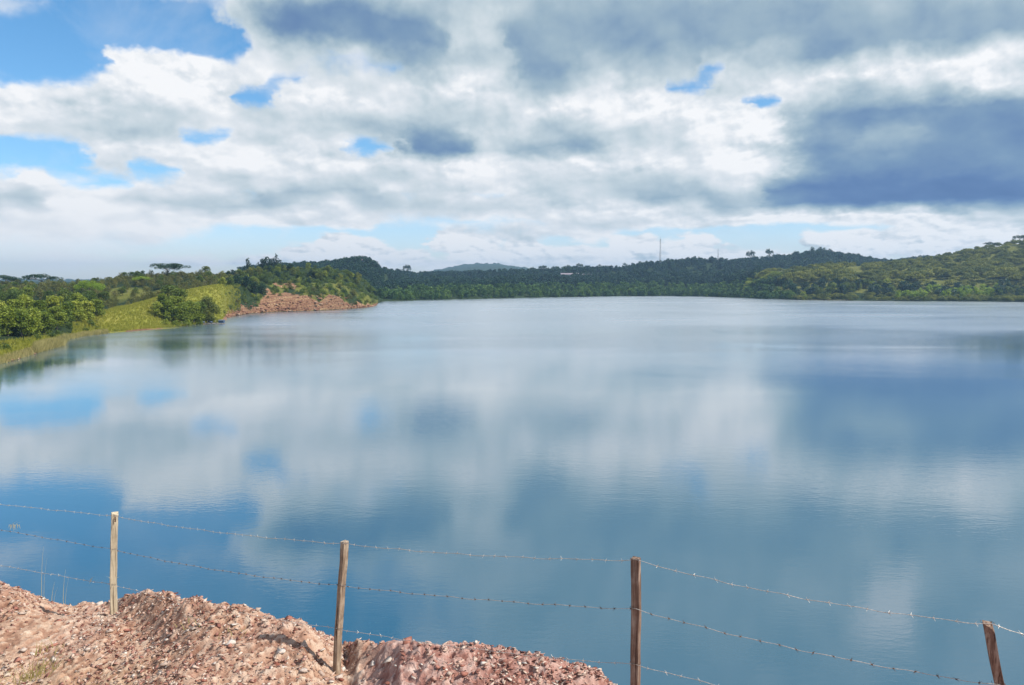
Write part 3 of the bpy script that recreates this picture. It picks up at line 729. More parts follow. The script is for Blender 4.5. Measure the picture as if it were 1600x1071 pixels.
def build_gravel():
    rng = np.random.default_rng(5)
    protos = [hull(rock_verts(rng, rng.choice([.22, .35, .6]), 8)) for _ in range(14)]
    n = 60000
    ph = rng.uniform(-.70, .22, n); rc = np.interp(ph, CPH, CRR); r = rc - rng.uniform(-.25, 3.2, n) ** 1.0
    size = .005 + .024 * rng.random(n) ** 3.6
    keep = (fbm(r * np.sin(ph) * 1.2, r * np.cos(ph) * 1.2, 3, 91) + rng.uniform(-.2, .2, n)) > .40
    ph, r, size = ph[keep], r[keep], size[keep]; z, _ = bank(ph, r)
    VV = []; FF = []; b = 0
    for i in range(len(ph)):
        v, f = protos[rng.integers(14)]
        a = rng.uniform(0, 2 * pi); tl = rng.normal(0, .35, 2)
        w = v * size[i]; w = np.stack([w[:, 0] * cos(a) - w[:, 1] * sin(a), w[:, 0] * sin(a) + w[:, 1] * cos(a), w[:, 2] + w[:, 0] * tl[0] + w[:, 1] * tl[1]], 1)
        VV.append(w + (r[i] * sin(ph[i]), r[i] * cos(ph[i]), z[i] + size[i] * .2)); FF.append(f + b); b += len(v)
    me = mesh_np('gravel', np.concatenate(VV), np.concatenate(FF), M['chip'])
    meta(mob('gravel', me), 'loose red and cream stone chips strewn over the near bank', 'gravel', None, 'stuff')
    # rocks big enough to pick out
    def rock(name, u, v, px, mat, label, group=None, flat=.6, seed=0):
        rg = np.random.default_rng(seed); best = None
        for D in np.arange(5.0, 9.6, .03):                # where the sight line through (u, v) meets the ground
            x, y, zz0 = P(u, v, D)
            if bank_xy(x, y) >= zz0: best = (x, y, D); break
        if best is None:
            k = np.interp(math.atan(t_of(u, v)), CPH, CRR); ph_ = math.atan(t_of(u, v)); best = (k * sin(ph_), k * cos(ph_), k * cos(ph_))
        x, y, D = best; s = px / F * D / 2.2
        vv, ff = hull(rock_verts(rg, flat * .75, 11))
        o = mob(name, mesh_np(name, vv * s, ff, mat), None, (x, y, bank_xy(x, y) + s * flat * .35))
        o.rotation_euler = (rg.uniform(-.3, .3), rg.uniform(-.3, .3), rg.uniform(0, 6)); meta(o, label, 'rock', group)
    R = rock
    R('rock', 157, 946, 15, M['pale_rock'], 'white pointed stone on the rim just left of the first fence post', flat=.9, seed=2)
    R('rock', 20, 942, 16, M['pale_rock'], 'pale stone near the left edge, below the highest bit of rim', seed=3)
    R('rock', 62, 938, 10, M['pale_rock'], 'small white stone on the sloping rim at far left', seed=4)
    R('rock', 453, 968, 20, M['red_rock'], 'dark red block perched on the rim where the mound ends, left of the second post', flat=.9, seed=5)
    R('rock', 403, 955, 12, M['pale_rock'], 'small pale upright stone on the mound rim', flat=1.0, seed=6)
    R('rock', 24, 1034, 16, M['red_rock'], 'dark red stone at lower left among the dry grass', seed=7)
    R('rock', 35, 1018, 16, M['pale_rock'], 'pale stone at lower left just above the dark red one', seed=8)
    R('rock', 442, 1019, 24, M['pale_rock'], 'flat white stone lying halfway down the rubble left of the second post', flat=.4, seed=9)
    R('rock', 258, 1040, 28, M['pale_rock'], 'large pale slab at the bottom of the mound', flat=.35, seed=10)
    R('rock', 360, 1007, 18, M['pale_rock'], 'white stone in the middle of the rubble slope', flat=.6, seed=11)
    R('rock', 610, 1034, 26, M['pale_rock'], 'flat white stone right of the second post, in the middle of the rubble', flat=.4, seed=12)
    R('rock', 580, 1040, 15, M['pale_rock'], 'narrow pale stone between the second post and the flat white stone', flat=.8, seed=13)
    R('rock', 636, 1001, 20, M['red_rock'], 'red knob of rock crowning the rim right of the second post', flat=.9, seed=14)
    R('rock', 771, 1008, 14, M['red_rock'], 'small upright red stone alone on the rim between second and third posts', flat=1.1, seed=15)
    R('rock', 330, 985, 12, M['pale_rock'], 'small pale stone high on the mound', seed=16)
    R('rock', 475, 1052, 18, M['pale_rock'], 'pale stone close to the foot of the second post, on its left', flat=.5, seed=17)
    R('rock', 530, 1062, 18, M['pale_rock'], 'whitish stone at the foot of the second post', flat=.5, seed=18)
    R('rock', 170, 988, 20, M['pale_rock'], 'flat pale stone right at the foot of the first post', flat=.3, seed=19)
    R('rock', 35, 962, 12, M['pale_rock'], 'flat pale flake on the bare earth at far left', flat=.3, seed=20)
    R('rock', 820, 1042, 14, M['pale_rock'], 'small cream stone on the right-hand rubble', flat=.5, seed=21)
    R('rock', 880, 1030, 14, M['red_rock'], 'red stone on the rim near where it drops out of view', flat=.6, seed=22)
    rg = random.Random(8)
    for k in range(46):
        u = rg.uniform(10, 860); vmin = np.interp(u, CR[:, 0], CR[:, 1]) + 14
        if vmin > 1066: continue
        R('rock', u, rg.uniform(vmin, 1071), rg.uniform(9, 17), M['pale_rock'] if rg.random() < .45 else M['red_rock'],
          ST(u), 'loose stones in the rubble', rg.uniform(.3, .7), 100 + k)
build_gravel()

# ------------------------------------------------------------------ fence
PO = {}
def post(key, top, base, w, rz, mat, label, seed, chip=0):
    rg = random.Random(seed); a = Vector(P(*base)); b = Vector(P(*top))
    a.z = min(a.z, bank_xy(a.x, a.y) + .01)
    PO[key] = (a, b)
    o = empty('fence_post', a, 0, label, 'fence post', 'wooden posts of the barbed wire fence')
    ax = (b - a); L = ax.length; n = 22; g = Geo(); vs = []
    wx, wy = w; cham = .07
    prof = [(-1, -1 + cham), (-1 + cham, -1), (1 - cham, -1), (1, -1 + cham), (1, 1 - cham), (1 - cham, 1), (-1 + cham, 1), (-1, 1 - cham)]
    for i in range(-3, n + 1):
        f = i / n; c = ax * f
        bend = .004 * sin(f * 5 + seed) + .0015 * sin(f * 17 + seed * 2); tw = .05 * sin(f * 3 + seed)
        for k, (px, py) in enumerate(prof):
            q = 1 + .03 * sin(f * 23 + k * 2.1 + seed) + rg.uniform(-.02, .02)
            x = px * wx / 2 * q; y = py * wy / 2 * q; th = rz + tw
            top_j = (rg.uniform(-.006, .006) - (chip * .03 if k in (2, 3) else 0)) if i == n else 0
            vs.append((c.x + bend + x * cos(th) - y * sin(th), c.y + x * sin(th) + y * cos(th), c.z + top_j))
    fs = []
    for i in range(n + 3):
        for k in range(8): fs.append((i * 8 + k, i * 8 + (k + 1) % 8, (i + 1) * 8 + (k + 1) % 8, (i + 1) * 8 + k))
    fs.append(tuple(range(7, -1, -1))); fs.append(tuple((n + 3) * 8 + k for k in range(8)))
    g.add(vs, fs)
    mob('shaft', g.mesh('shaft', mat), o)
    for q in range(3):                                   # drying splits, standing a hair proud as dark slivers
        f0 = rg.uniform(.05, .6); f1 = f0 + rg.uniform(.12, .3); th = rz; px = rg.uniform(-.3, .3) * wx; gg = Geo()
        pts_ = []
        for j in range(5):
            f = f0 + (f1 - f0) * j / 4; c = ax * f; b_ = .004 * sin(f * 5 + seed) + .0015 * sin(f * 17 + seed * 2); y_ = -wy / 2 * 1.04
            pts_.append((c.x + b_ + px * cos(th) - y_ * sin(th), c.y + px * sin(th) + y_ * cos(th), c.z))
        gg.tube(pts_, [.0006, .002, .0026, .0018, .0006], 5); mob('split', gg.mesh('split', M['rust']), o)
    return o, a, b

def at_v(key, v):
    a, b = PO[key]; best = None
    for i in range(0, 400):
        f = i / 399 * 1.02; p = a.lerp(b, f); y = p.y; dz = p.z - EYE
        fw = y * cos(PITCH) - dz * sin(PITCH); up = y * sin(PITCH) + dz * cos(PITCH); vv = 535.5 - F * up / fw
        if best is None or abs(vv - v) < best[0]: best = (abs(vv - v), p)
    return best[1]

posts = [
 ('p0', (-150, 770, 9.0), (-152, 930, 9.0), (.062, .062), radians(30), 'wood_cream', None, 1),
 ('p1', (179, 801, 8.2), (177, 983, 8.2), (.066, .058), radians(33), 'wood_cream', 'pale weathered post with a dark knot at its top, leftmost on the bank', 2),
 ('p2', (538, 846, 6.4), (525.5, 1058, 6.4), (.050, .050), radians(-40), 'wood_brown', 'slim grey-brown post leaning right, between the two mounds of rubble', 3),
 ('p3', (993, 872, 5.1), (993, 1153, 5.1), (.056, .054), radians(-26), 'wood_red', 'upright brown post with a bright right edge, standing where the bank drops away', 4),
 ('p4', (1543, 972, 4.4), (1604, 1297, 4.4), (.052, .045), radians(-27), 'wood_red', 'reddish brown post tilting left at the right edge of the photo', 5),
 ('p5', (1980, 1075, 4.1), (1990, 1400, 4.1), (.05, .05), radians(-10), 'wood_red', None, 6)]
pobj = {}
for key, tp, bs, w, rz, mt, lab, sd in posts:
    if lab is None:
        PO[key] = (Vector(P(*bs)), Vector(P(*tp))); continue
    pobj[key], a, b = post(key, tp, bs, w, rz, M[mt], lab, sd, chip=1 if key in ('p1', 'p4') else 0)

# dark knot and split at the head of the first post
def add_knot():
    a, b = PO['p1']; g = Geo(); p = b - a
    for dz, s in ((-.045, .013), (-.062, .016), (-.085, .013)):
        g.add([(p.x + .024 + s * cos(k * pi / 3) * .6, p.y - .036, p.z + dz + s * sin(k * pi / 3)) for k in range(6)] +
              [(p.x + .024 + s * cos(k * pi / 3) * .4, p.y - .046, p.z + dz + s * sin(k * pi / 3) * .7) for k in range(6)],
              [tuple(range(6, 12))] + [(k, (k + 1) % 6, 6 + (k + 1) % 6, 6 + k) for k in range(6)])
    mob('knot', g.mesh('knot', M['rust']), pobj['p1'])
add_knot()

def strand(vs, sag, label, seed, light=False, rustbarb=True):
    """three-dimensional twisted pair through its fixing points on the posts, barbs every 12 cm"""
    keys = ['p0', 'p1', 'p2', 'p3', 'p4', 'p5']; pts = []; rg = random.Random(seed)
    fix = []
    for k, v in zip(keys, vs):
        p = at_v(k, v).copy(); p.y -= .036 if k != 'p0' else 0; fix.append(p)
    for i in range(len(fix) - 1):
        A, B = fix[i], fix[i + 1]; L = (B - A).length; n = int(L / .02)
        for j in range(n + (i == len(fix) - 2)):
            f = j / n; p = A.lerp(B, f); p.z -= sag[i] * 4 * f * (1 - f)
            p.z += .003 * sin(f * 31 + seed) + .002 * sin(f * 57 + seed); pts.append(p)
    root = empty('barbed_wire', pts[0], 0, label, 'barbed wire', 'strands of the barbed wire fence')
    o = pts[0]; g = Geo(); acc = 0; pa = []; pb = []
    for i, p in enumerate(pts):
        if i: acc += (p - pts[i - 1]).length
        th = acc / .045 * 2 * pi; off = Vector((0, cos(th), sin(th))) * .0019
        pa.append(p - o + off); pb.append(p - o - off)
    g.tube(pa, .0013, 4); g.tube(pb, .0013, 4)
    mob('wire', g.mesh('wire', M['wire'], True), root)
    gb = Geo(); acc = 0; nxt = .05
    for i in range(1, len(pts)):
        acc += (pts[i] - pts[i - 1]).length
        if acc > nxt:
            nxt += .118 + rg.uniform(-.012, .012); p = pts[i] - o; d = (pts[i] - pts[i - 1]).normalized()
            for q in range(4):
                th = q * pi / 2 + rg.uniform(-.5, .5) + seed; r = Vector((0, cos(th), sin(th))) + d * rg.choice((-.55, .55))
                gb.tube([p + d * (.002 * (q - 1.5)), p + r * .017], [.0016, .0008], 4)
            gb.tube([p - d * .005, p + d * .005], .0042, 6)
    b = mob('barb', gb.mesh('barb', M['rust'] if rustbarb else M['wire']), root); b['kind'] = 'stuff'
strand((770, 805, 847.5, 873, 972, 1080), (.01, .035, .03, .05, .02), 'top strand of barbed wire, sagging from post head to post head', 1, rustbarb=False)
strand((799, 857, 913, 949, 1067, 1185), (.01, .04, .02, .04, .02), 'middle strand of barbed wire with dark rusty barbs', 2)
strand((855, 912, 980, 1035, 1160, 1290), (.01, .03, .03, .03, .02), 'lowest strand of barbed wire, skimming the rubble', 3, rustbarb=False)
# staples and wire ties as parts of the posts
for key, vv in (('p1', (805, 857, 912)), ('p2', (847.5, 913, 980)), ('p3', (873, 949, 1035)), ('p4', (972, 1067))):
    a, b = PO[key]
    for v in vv:
        p = at_v(key, v) - a; g = Geo()
        g.tube([p + Vector((sin(t) * .036, -cos(t) * .037, .004 * sin(t * 2 + 1))) for t in np.linspace(-2.2, 2.2, 12)], .0014, 4)
        mob('wire_tie', g.mesh('wire_tie', M['rust'], True), pobj[key])

# straw caught on the wires, stems and grass on the bank
def blades(name, base, specs, mat, label, cat, group=None, parent=None):
    """specs: list of (dx, dy, height, lean x, lean y, width)"""
    root = empty(name, base, 0, label, cat, group)
    for dx, dy, h, lx, ly, w in specs:
        v = []; f = []; b = 0; n = 5
        for i in range(n + 1):
            q = i / n; ww = w * (1 - q * .85) / 2
            c = (dx + lx * q * q, dy + ly * q * q, h * q - .25 * h * q * q * min(1, abs(lx) / max(h, .01)))
            v += [(c[0] - ww, c[1], c[2]), (c[0] + ww, c[1] + ww * .5, c[2])]
        f += [(b + 2 * i, b + 2 * i + 1, b + 2 * i + 3, b + 2 * i + 2) for i in range(n)]
        mob('blade', mesh_np('blade', v, f, mat), root)
    return root
def straw_on(u, v, D, spec, label):
    p = P(u, v, D); blades('straw', p, spec, M['straw'], label, 'straw')
straw_on(20, 820, 8.55, [(random.Random(k).uniform(-.06, .08), 0, random.Random(k + 9).uniform(-.10, -.03), random.Random(k + 3).uniform(-.04, .05), 0, .006) for k in range(14)] + [(.0, 0, .06, .10, 0, .006), (.04, 0, .05, .09, 0, .006)],
         'tuft of dry straw snagged on the middle wire near the left edge')
straw_on(141, 908, 8.26, [(0, 0, .07, .06, 0, .007), (0, 0, -.05, -.02, 0, .006), (.01, 0, .05, .03, 0, .005)], 'wisp of straw caught on the lowest wire left of the first post')
straw_on(172, 904, 8.10, [(0, 0, .03, -.06, 0, .007), (.07, 0, .035, .10, 0, .008)], 'bent straw poking out on both sides of the first post')
for u, D, vt, lab in ((66, 9.0, 853, 'tallest thin dry stem rising from the rim at left'), (81, 9.0, 908, 'shortest of the three thin dry stems behind the rim'),
                      (99, 9.1, 888, 'thin dry stem behind the rim, the one nearest the first post')):
    x, y, z = P(u, 950, D); zt = P(u, vt, D)[2]; zb = bank_xy(x, y, False)
    blades('dry_stem', (x, y, zb), [(0, 0, zt - zb, .05, 0, .007), (.02, .01, (zt - zb) * .8, .06, 0, .004)], M['straw'], lab, 'grass stem')
rg = random.Random(4)
for u, v, D, n, h, lab in ((65, 1056, 6.85, 34, .26, 'clump of dry yellow grass in the lower left corner'), (78, 1010, 7.3, 16, .15, 'sparse green tuft growing in the earth left of the first post'),
                           (18, 1056, 6.85, 20, .17, 'small dry tuft at the bottom left edge'), (300, 1062, 7.0, 8, .09, 'faint green tuft at the foot of the mound'), (362, 1058, 6.7, 8, .07, 'low grass tuft in the rubble below the white stone')):
    x, y, _ = P(u, v, D); z = bank_xy(x, y)
    blades('grass_tuft', (x, y, z - .01), [(rg.uniform(-.12, .12), rg.uniform(-.10, .10), h * rg.uniform(.4, 1), rg.uniform(-.6, 1.0) * h, rg.uniform(-.3, .3) * h, .009) for _ in range(n)],
           M['reed'], lab, 'grass')

# ------------------------------------------------------------------ trees
def leaves(cen, size, rng, upb=.5, aspect=1.0):
    n = len(cen); nm = rng.normal(size=(n, 3)); nm[:, 2] = np.abs(nm[:, 2]) + upb; nm /= np.linalg.norm(nm, axis=1)[:, None]
    a = np.cross(nm, rng.normal(size=(n, 3))); a /= np.linalg.norm(a, axis=1)[:, None] + 1e-9; b = np.cross(nm, a)
    s = (size * rng.uniform(.6, 1.3, n))[:, None]; a = a * s; b = b * s * aspect
    bend = nm * s * .25
    V = np.stack([cen - a * .5, cen - b * .5 - bend, cen + a * .5, cen + b * .5 - bend], 1).reshape(-1, 3)
    return V, np.arange(4 * n).reshape(n, 4)

def crown_mesh(name, blobs, per, size, mat, seed, upb=.5, shell=.55):
    rng = np.random.default_rng(seed); cen = []
    for (x, y, z, rx, ry, rz) in blobs:
        n = max(6, int(per * (rx * ry + rx * rz + ry * rz) / 3))
        d = rng.normal(size=(n, 3)); d /= np.linalg.norm(d, axis=1)[:, None]; r = rng.uniform(shell, 1.06, n) ** .8
        d = d * r[:, None]; d = d[d[:, 2] > -.75]
        cen.append(d * (rx, ry, rz) + (x, y, z))
    V, Fc = leaves(np.concatenate(cen), size, rng, upb); return mesh_np(name, V, Fc, mat)

def trunk_mesh(name, H, r, limbs, seed, mat='bark', bare=0):
    rg = random.Random(seed); g = Geo()
    lean = (rg.uniform(-.06, .06) * H, rg.uniform(-.06, .06) * H)
    path = [(lean[0] * f * f, lean[1] * f * f, -.4 + (H + .4) * f) for f in (0, .15, .35, .6, .8, 1)]
    g.tube(path, [r * 1.35, r, r * .85, r * .65, r * .45, r * .2], 7)
    for (x, y, z, zs) in limbs:
        s = Vector((lean[0] * (zs / H) ** 2, lean[1] * (zs / H) ** 2, zs)); e = Vector((x, y, z)); m = s.lerp(e, .5); m.z -= .12 * (e - s).length * -.5
        g.tube([s, m, e], [r * .5, r * .32, r * .12], 5)
    return g.mesh(name, M[mat], True)

def round_blobs(H, W, n, rng, z0=.35):
    out = [(0, 0, H * (z0 + 1) / 2, W * .34, W * .34, H * (1 - z0) * .42)]
    for _ in range(n):
        a = rng.uniform(0, 2 * pi); q = rng.random() ** .7; zf = rng.uniform(z0 + .08, .93); w = sin(pi * min(1, (zf - z0) / (1 - z0) * .8 + .14)) * W * .5
        s = W * rng.uniform(.14, .24); out.append((cos(a) * w * q * .8, sin(a) * w * q * .8, H * zf - s * .25, s, s, s * rng.uniform(.6, .9)))
    return out

def make_proto(kind, seed):
    """returns (trunk mesh, crown mesh) about unit real size in metres"""
    rng = np.random.default_rng(seed)
    if kind == 'broad':      # near bank: big leaves, ragged
        H, W = 7.2, 6.2; bl = round_blobs(H, W, 20, rng, .10); per, size, mat = 105, .42, 'leaf_bright'
    elif kind == 'mid':
        H, W = 6.5, 6.0; bl = round_blobs(H, W, 16, rng, .15); per, size, mat = 62, .42, 'leaf_mid'
    elif kind == 'brown':
        H, W = 5.6, 5.0; bl = round_blobs(H, W, 12, rng, .22); per, size, mat = 42, .36, 'leaf_brown'
    elif kind == 'bush':
        H, W = 3.0, 4.2; bl = round_blobs(H, W, 12, rng, .05); per, size, mat = 50, .36, 'leaf_mid'
    elif kind == 'dense':
        H, W = 9.2, 8.6; bl = round_blobs(H, W, 34, rng, .02); per, size, mat = 150, .30, 'leaf_olive'
    elif kind == 'dark':
        H, W = 8.5, 5.5; bl = round_blobs(H, W, 14, rng, .15); per, size, mat = 36, .55, 'leaf_dark'
    elif kind == 'spire':
        H, W = 9.5, 4.2; bl = []
        for i in range(12):
            zf = .2 + .75 * i / 11; w = W * .5 * (1.05 - zf) ** .7; a = rng.uniform(0, 6.28)
            bl.append((cos(a) * w * .4, sin(a) * w * .4, H * zf, w, w, .9))
        per, size, mat = 40, .5, 'leaf_dark'
    elif kind in ('umbrella', 'umbrella_far'):
        H, W = 9.0, 18.0; bl = []
        for i in range(30):
            a = rng.uniform(0, 2 * pi); q = math.sqrt(rng.random()); w = W * .5 * q
            z = H * (.97 - .20 * q * q) - rng.choice([0, .0, 1.1]) ; s = rng.uniform(.8, 2.2)
            bl.append((cos(a) * w, sin(a) * w, z + rng.uniform(-.7, .5), s * 1.3, s * 1.3, .45 + .3 * s))
        per, size, mat = (70, .38, 'leaf_dark') if kind == 'umbrella' else (26, .6, 'leaf_dark')
    elif kind == 'canopy':   # broad domed crowns of the right-hand hill
        H, W = 9.5, 13.0; bl = []
        for i in range(20):
            a = rng.uniform(0, 2 * pi); q = math.sqrt(rng.random()); w = W * .47 * q; s = rng.uniform(1.3, 2.3)
            bl.append((cos(a) * w, sin(a) * w, H * (.92 - .45 * q * q) - s * .3, s * 1.3, s * 1.3, s * .6))
        per, size, mat = 15, .85, 'leaf_olive'
    elif kind == 'far':
        H, W = 9.5, 8.5; bl = round_blobs(H, W, 12, rng, .10); per, size, mat = 9, 1.0, 'leaf_far'
    elif kind == 'farshore':
        H, W = 9.0, 8.0; bl = round_blobs(H, W, 12, rng, .03); per, size, mat = 10, 1.0, 'leaf_farshore'
    elif kind == 'lime':
        H, W = 9.5, 7.5; bl = round_blobs(H, W, 13, rng, .10); per, size, mat = 16, .75, 'leaf_lime'
    elif kind == 'shoregreen':
        H, W = 8.5, 8.0; bl = round_blobs(H, W, 13, rng, .08); per, size, mat = 15, .8, 'leaf_mid'
    limbs = [(b[0] * .8, b[1] * .8, b[2], H * .25 + .3 * b[2] * rng.uniform(.3, 1)) for b in bl[1::(3 if len(bl) > 14 else 2)]]
    if kind.startswith('umb'): limbs = [(b[0] * .95, b[1] * .95, b[2] - .2, H * rng.uniform(.35, .6)) for b in bl[::2]]
    tr = trunk_mesh('trunk', H * (.6 if kind.startswith('umb') else .75), .22 if H > 7 else .14, limbs, seed)
    cr = crown_mesh('crown', bl, per, size, M[mat], seed + 100, upb=.9 if kind.startswith('umb') else .5)
    return tr, cr, H

PR = {}
def proto(kind, n=4):
    if kind not in PR: PR[kind] = [make_proto(kind, 11 * len(PR) + 3 * i + 1) for i in range(n)]
    return PR[kind]

TN = {'broad': 'broadleaf_tree', 'mid': 'broadleaf_tree', 'brown': 'hillside_tree', 'bush': 'shrub', 'dense': 'rounded_tree', 'dark': 'dark_tree', 'spire': 'pointed_tree',
      'umbrella': 'umbrella_tree', 'umbrella_far': 'umbrella_tree', 'canopy': 'spreading_tree', 'far': 'woodland_tree', 'lime': 'lime_green_tree', 'shoregreen': 'shore_tree'}
rgt = random.Random(21)
def tree(kind, u, D, h, label, group=None, w=None, mat=None, sink=.15, idx=None, parts=True):
    ps = proto(kind); tr, cr, H = ps[rgt.randrange(len(ps)) if idx is None else idx]
    x, y, z = hz(u, D); sc = h / H; sw = sc if w is None else w
    cat = 'shrub' if kind == 'bush' else 'tree'
    root = empty(TN[kind], (x, y, max(z, .05) - sink), rgt.uniform(0, 6.28), label, cat, group)
    root.scale = (sw * rgt.uniform(.92, 1.08), sw * rgt.uniform(.92, 1.08), sc)
    mob('trunk', tr, root); c = mob('crown', cr, root)
    if mat:
        c.material_slots[0].link = 'OBJECT'; c.material_slots[0].material = M[mat]
    return root

# near left bank, large-leaved trees
g1 = 'large-leaved trees along the near left bank'
NL = {(-60, 160): 'leafy yellow-green tree just beyond the left edge of the photo', (-25, 168): 'leafy yellow-green tree cut by the left edge of the photo, front row',
      (8, 186): 'leafy yellow-green tree at the left edge, above the low yellow grass', (30, 188): 'leafy yellow-green tree in the front row, second from the left edge',
      (48, 192): 'leafy yellow-green tree standing behind the left end of the tall beige reeds', (66, 200): 'leafy yellow-green tree right behind the tall beige reeds',
      (86, 214): 'leafy yellow-green tree behind the tip of the tall beige reeds', (100, 226): 'leafy yellow-green tree at the head of the little left bay',
      (115, 238): 'leafy yellow-green tree over the short reeds of the little left bay', (133, 246): 'second last leafy tree before the open grass slope',
      (148, 252): 'last leafy tree of the front row, where the open grass slope starts'}
for u, D, h in ((-60, 160, 7.5), (-25, 168, 7.5), (8, 186, 7.6), (30, 188, 7.6), (48, 192, 7.4), (66, 200, 7.0), (-5, 208, 7.6), (20, 210, 8), (86, 214, 7.2), (100, 226, 7.2), (60, 225, 7.8), (40, 232, 8.2), (115, 238, 7.0), (133, 246, 7.0), (148, 252, 6.8), (82, 240, 7.8), (124, 262, 8)):
    tree('broad', u, D, h * rgt.uniform(.92, 1.08), NL.get((u, D), 'leafy yellow-green tree in the back rows of the near left bank'), g1)
for k in range(26):
    tree(rgt.choice(['mid', 'broad', 'mid']), rgt.uniform(-60, 150), rgt.uniform(252, 330), rgt.uniform(5.5, 7.5), 'green tree in the wood just behind the near left bank', 'trees behind the near left bank')
tree('umbrella', 138, 318, 8.6, 'bright yellow-green spreading tree standing above the left bank wood', mat='leaf_lime', w=.62)
tree('umbrella', 222, 385, 4.8, 'small bright green spreading tree in the middle of the left hillside wood', mat='leaf_lime', w=.5)
tree('bush', 128, 262, 3.0, 'lime green bush at the edge of the yellow grass slope', mat='leaf_lime')
# clump at the water, right of the grass slope
for i, (u, D, h, lab) in enumerate(((246, 272, 6.0, 'low leafy tree at the left end of the waterside clump'), (264, 272, 7.6, 'leafy tree second from left in the waterside clump'),
        (282, 272, 8.4, 'tallest leafy tree in the middle of the waterside clump'), (301, 279, 8.2, 'leafy tree in the waterside clump beside the rounded dense tree'), (276, 285, 9.4, 'dark leafy tree at the back of the waterside clump'))):
    tree('broad' if i != 4 else 'mid', u, D, h, lab)
tree('dense', 325, 291, 10.2, 'dense rounded grey-green tree at the water edge above the floating platform', w=1.0)
for u, D, h in ((255, 278, 7.4), (273, 279, 8.4), (291, 280, 8.6), (309, 287, 8.2), (266, 288, 8.4)): tree('broad' if D < 281 else 'mid', u, D, h, 'leafy tree packed into the middle of the waterside clump', 'trees inside the waterside clump')
for u, D in ((256, 264), (272, 266), (290, 268), (310, 280)): tree('bush', u, D, 2.6, 'low green bush at the foot of the waterside clump', 'bushes at the foot of the waterside clump', mat='leaf_bright')
def LH(u, D):
    a = 'below the far-left umbrella trees' if u < 110 else 'around the small grassy gap' if u < 205 else 'below the larger umbrella tree' if u < 300 else 'just left of the headland'
    return 'brownish-green hillside tree ' + a + (', on the upper slope' if D > 375 else ', on the lower slope')
def HL(u, D):
    a = 'behind the start of the red cliff' if u < 405 else 'above the highest bare rock' if u < 470 else 'on the middle of the headland' if u < 530 else 'on its falling right end'
    return 'green headland tree ' + a + (', on the crest' if D > 470 else ', near the cliff edge')
# wooded left hillside
cnt = 0
for k in range(400):
    u = rgt.uniform(-40, 372); D = rgt.uniform(318, 432)
    t = t_of(u); z, s = height(np.array([t]), np.array([D]))
    if s[0] < 3.35 or s[0] > 5.1: continue
    if fbm(t * 18, D / 70, 3, 61) > .60 and rgt.random() < .8: continue
    if cnt >= 170: break
    cnt += 1
    tree('brown' if rgt.random() < .72 else 'mid', u, D, rgt.uniform(3.4, 5.6), LH(u, D), 'trees on the left hillside')
for k in range(26):
    u = rgt.uniform(-20, 380); tree('brown', u, 436 + rgt.uniform(-6, 8), rgt.uniform(2.6, 4.2), 'low tree on the skyline of the left hillside', 'skyline trees of the left hillside')
tree('umbrella', 263, 432, 8.4, 'wide flat-topped umbrella tree on the crest of the left hill, the larger one', w=1.16, idx=0)
tree('umbrella', 66, 430, 7.6, 'flat-topped umbrella tree on the far left skyline', w=1.0, idx=1)
tree('umbrella', 8, 430, 7.0, 'low flat-topped tree on the skyline at the left edge of the photo', w=.95, idx=2)
tree('dark', 122, 436, 5.0, 'small dark tree on the skyline between the two umbrella trees')
tree('mid', 324, 440, 7.0, 'round crowned tree standing up from the skyline between umbrella tree and dark pointed tree', mat='leaf_olive')
# headland
tree('spire', 388, 500, 11.5, 'dark pointed tree standing alone on the headland skyline', idx=0, w=1.7)
for u, h in ((404, 10), (410, 12), (418, 13.5), (425, 12), (432, 13), (438, 10)):
    tree(rgt.choice(['dark', 'spire']), u, 560 + rgt.uniform(-10, 10), h * 1.1, 'dark tree in the skyline cluster on the headland', 'dark skyline cluster on the headland')
cnt = 0
for k in range(500):
    u = rgt.uniform(345, 588); D = rgt.uniform(355, 548); t = t_of(u); z, s = height(np.array([t]), np.array([D]))
    if s[0] < 2.75 or s[0] > 5.2: continue
    if s[0] < 3.3 and rgt.random() < .5: continue
    cnt += 1
    if cnt > 135: break
    kind = 'mid' if rgt.random() < .7 else 'bush'
    tree(kind, u, D, rgt.uniform(3.6, 5.8) if kind == 'mid' else 3.0, HL(u, D), 'trees on top of the headland', mat=rgt.choice(['leaf_mid', 'leaf_mid', 'leaf_bright', 'leaf_olive', 'leaf_dark']))
for u, D, h in ((372, 395, 6.5), (385, 398, 7.5), (398, 402, 7.0), (410, 408, 6.5), (362, 385, 5.5)):
    tree('mid', u, D, h, 'dark green tree on the slope above the start of the red cliff', 'dark trees above the start of the red cliff', mat='leaf_dark')
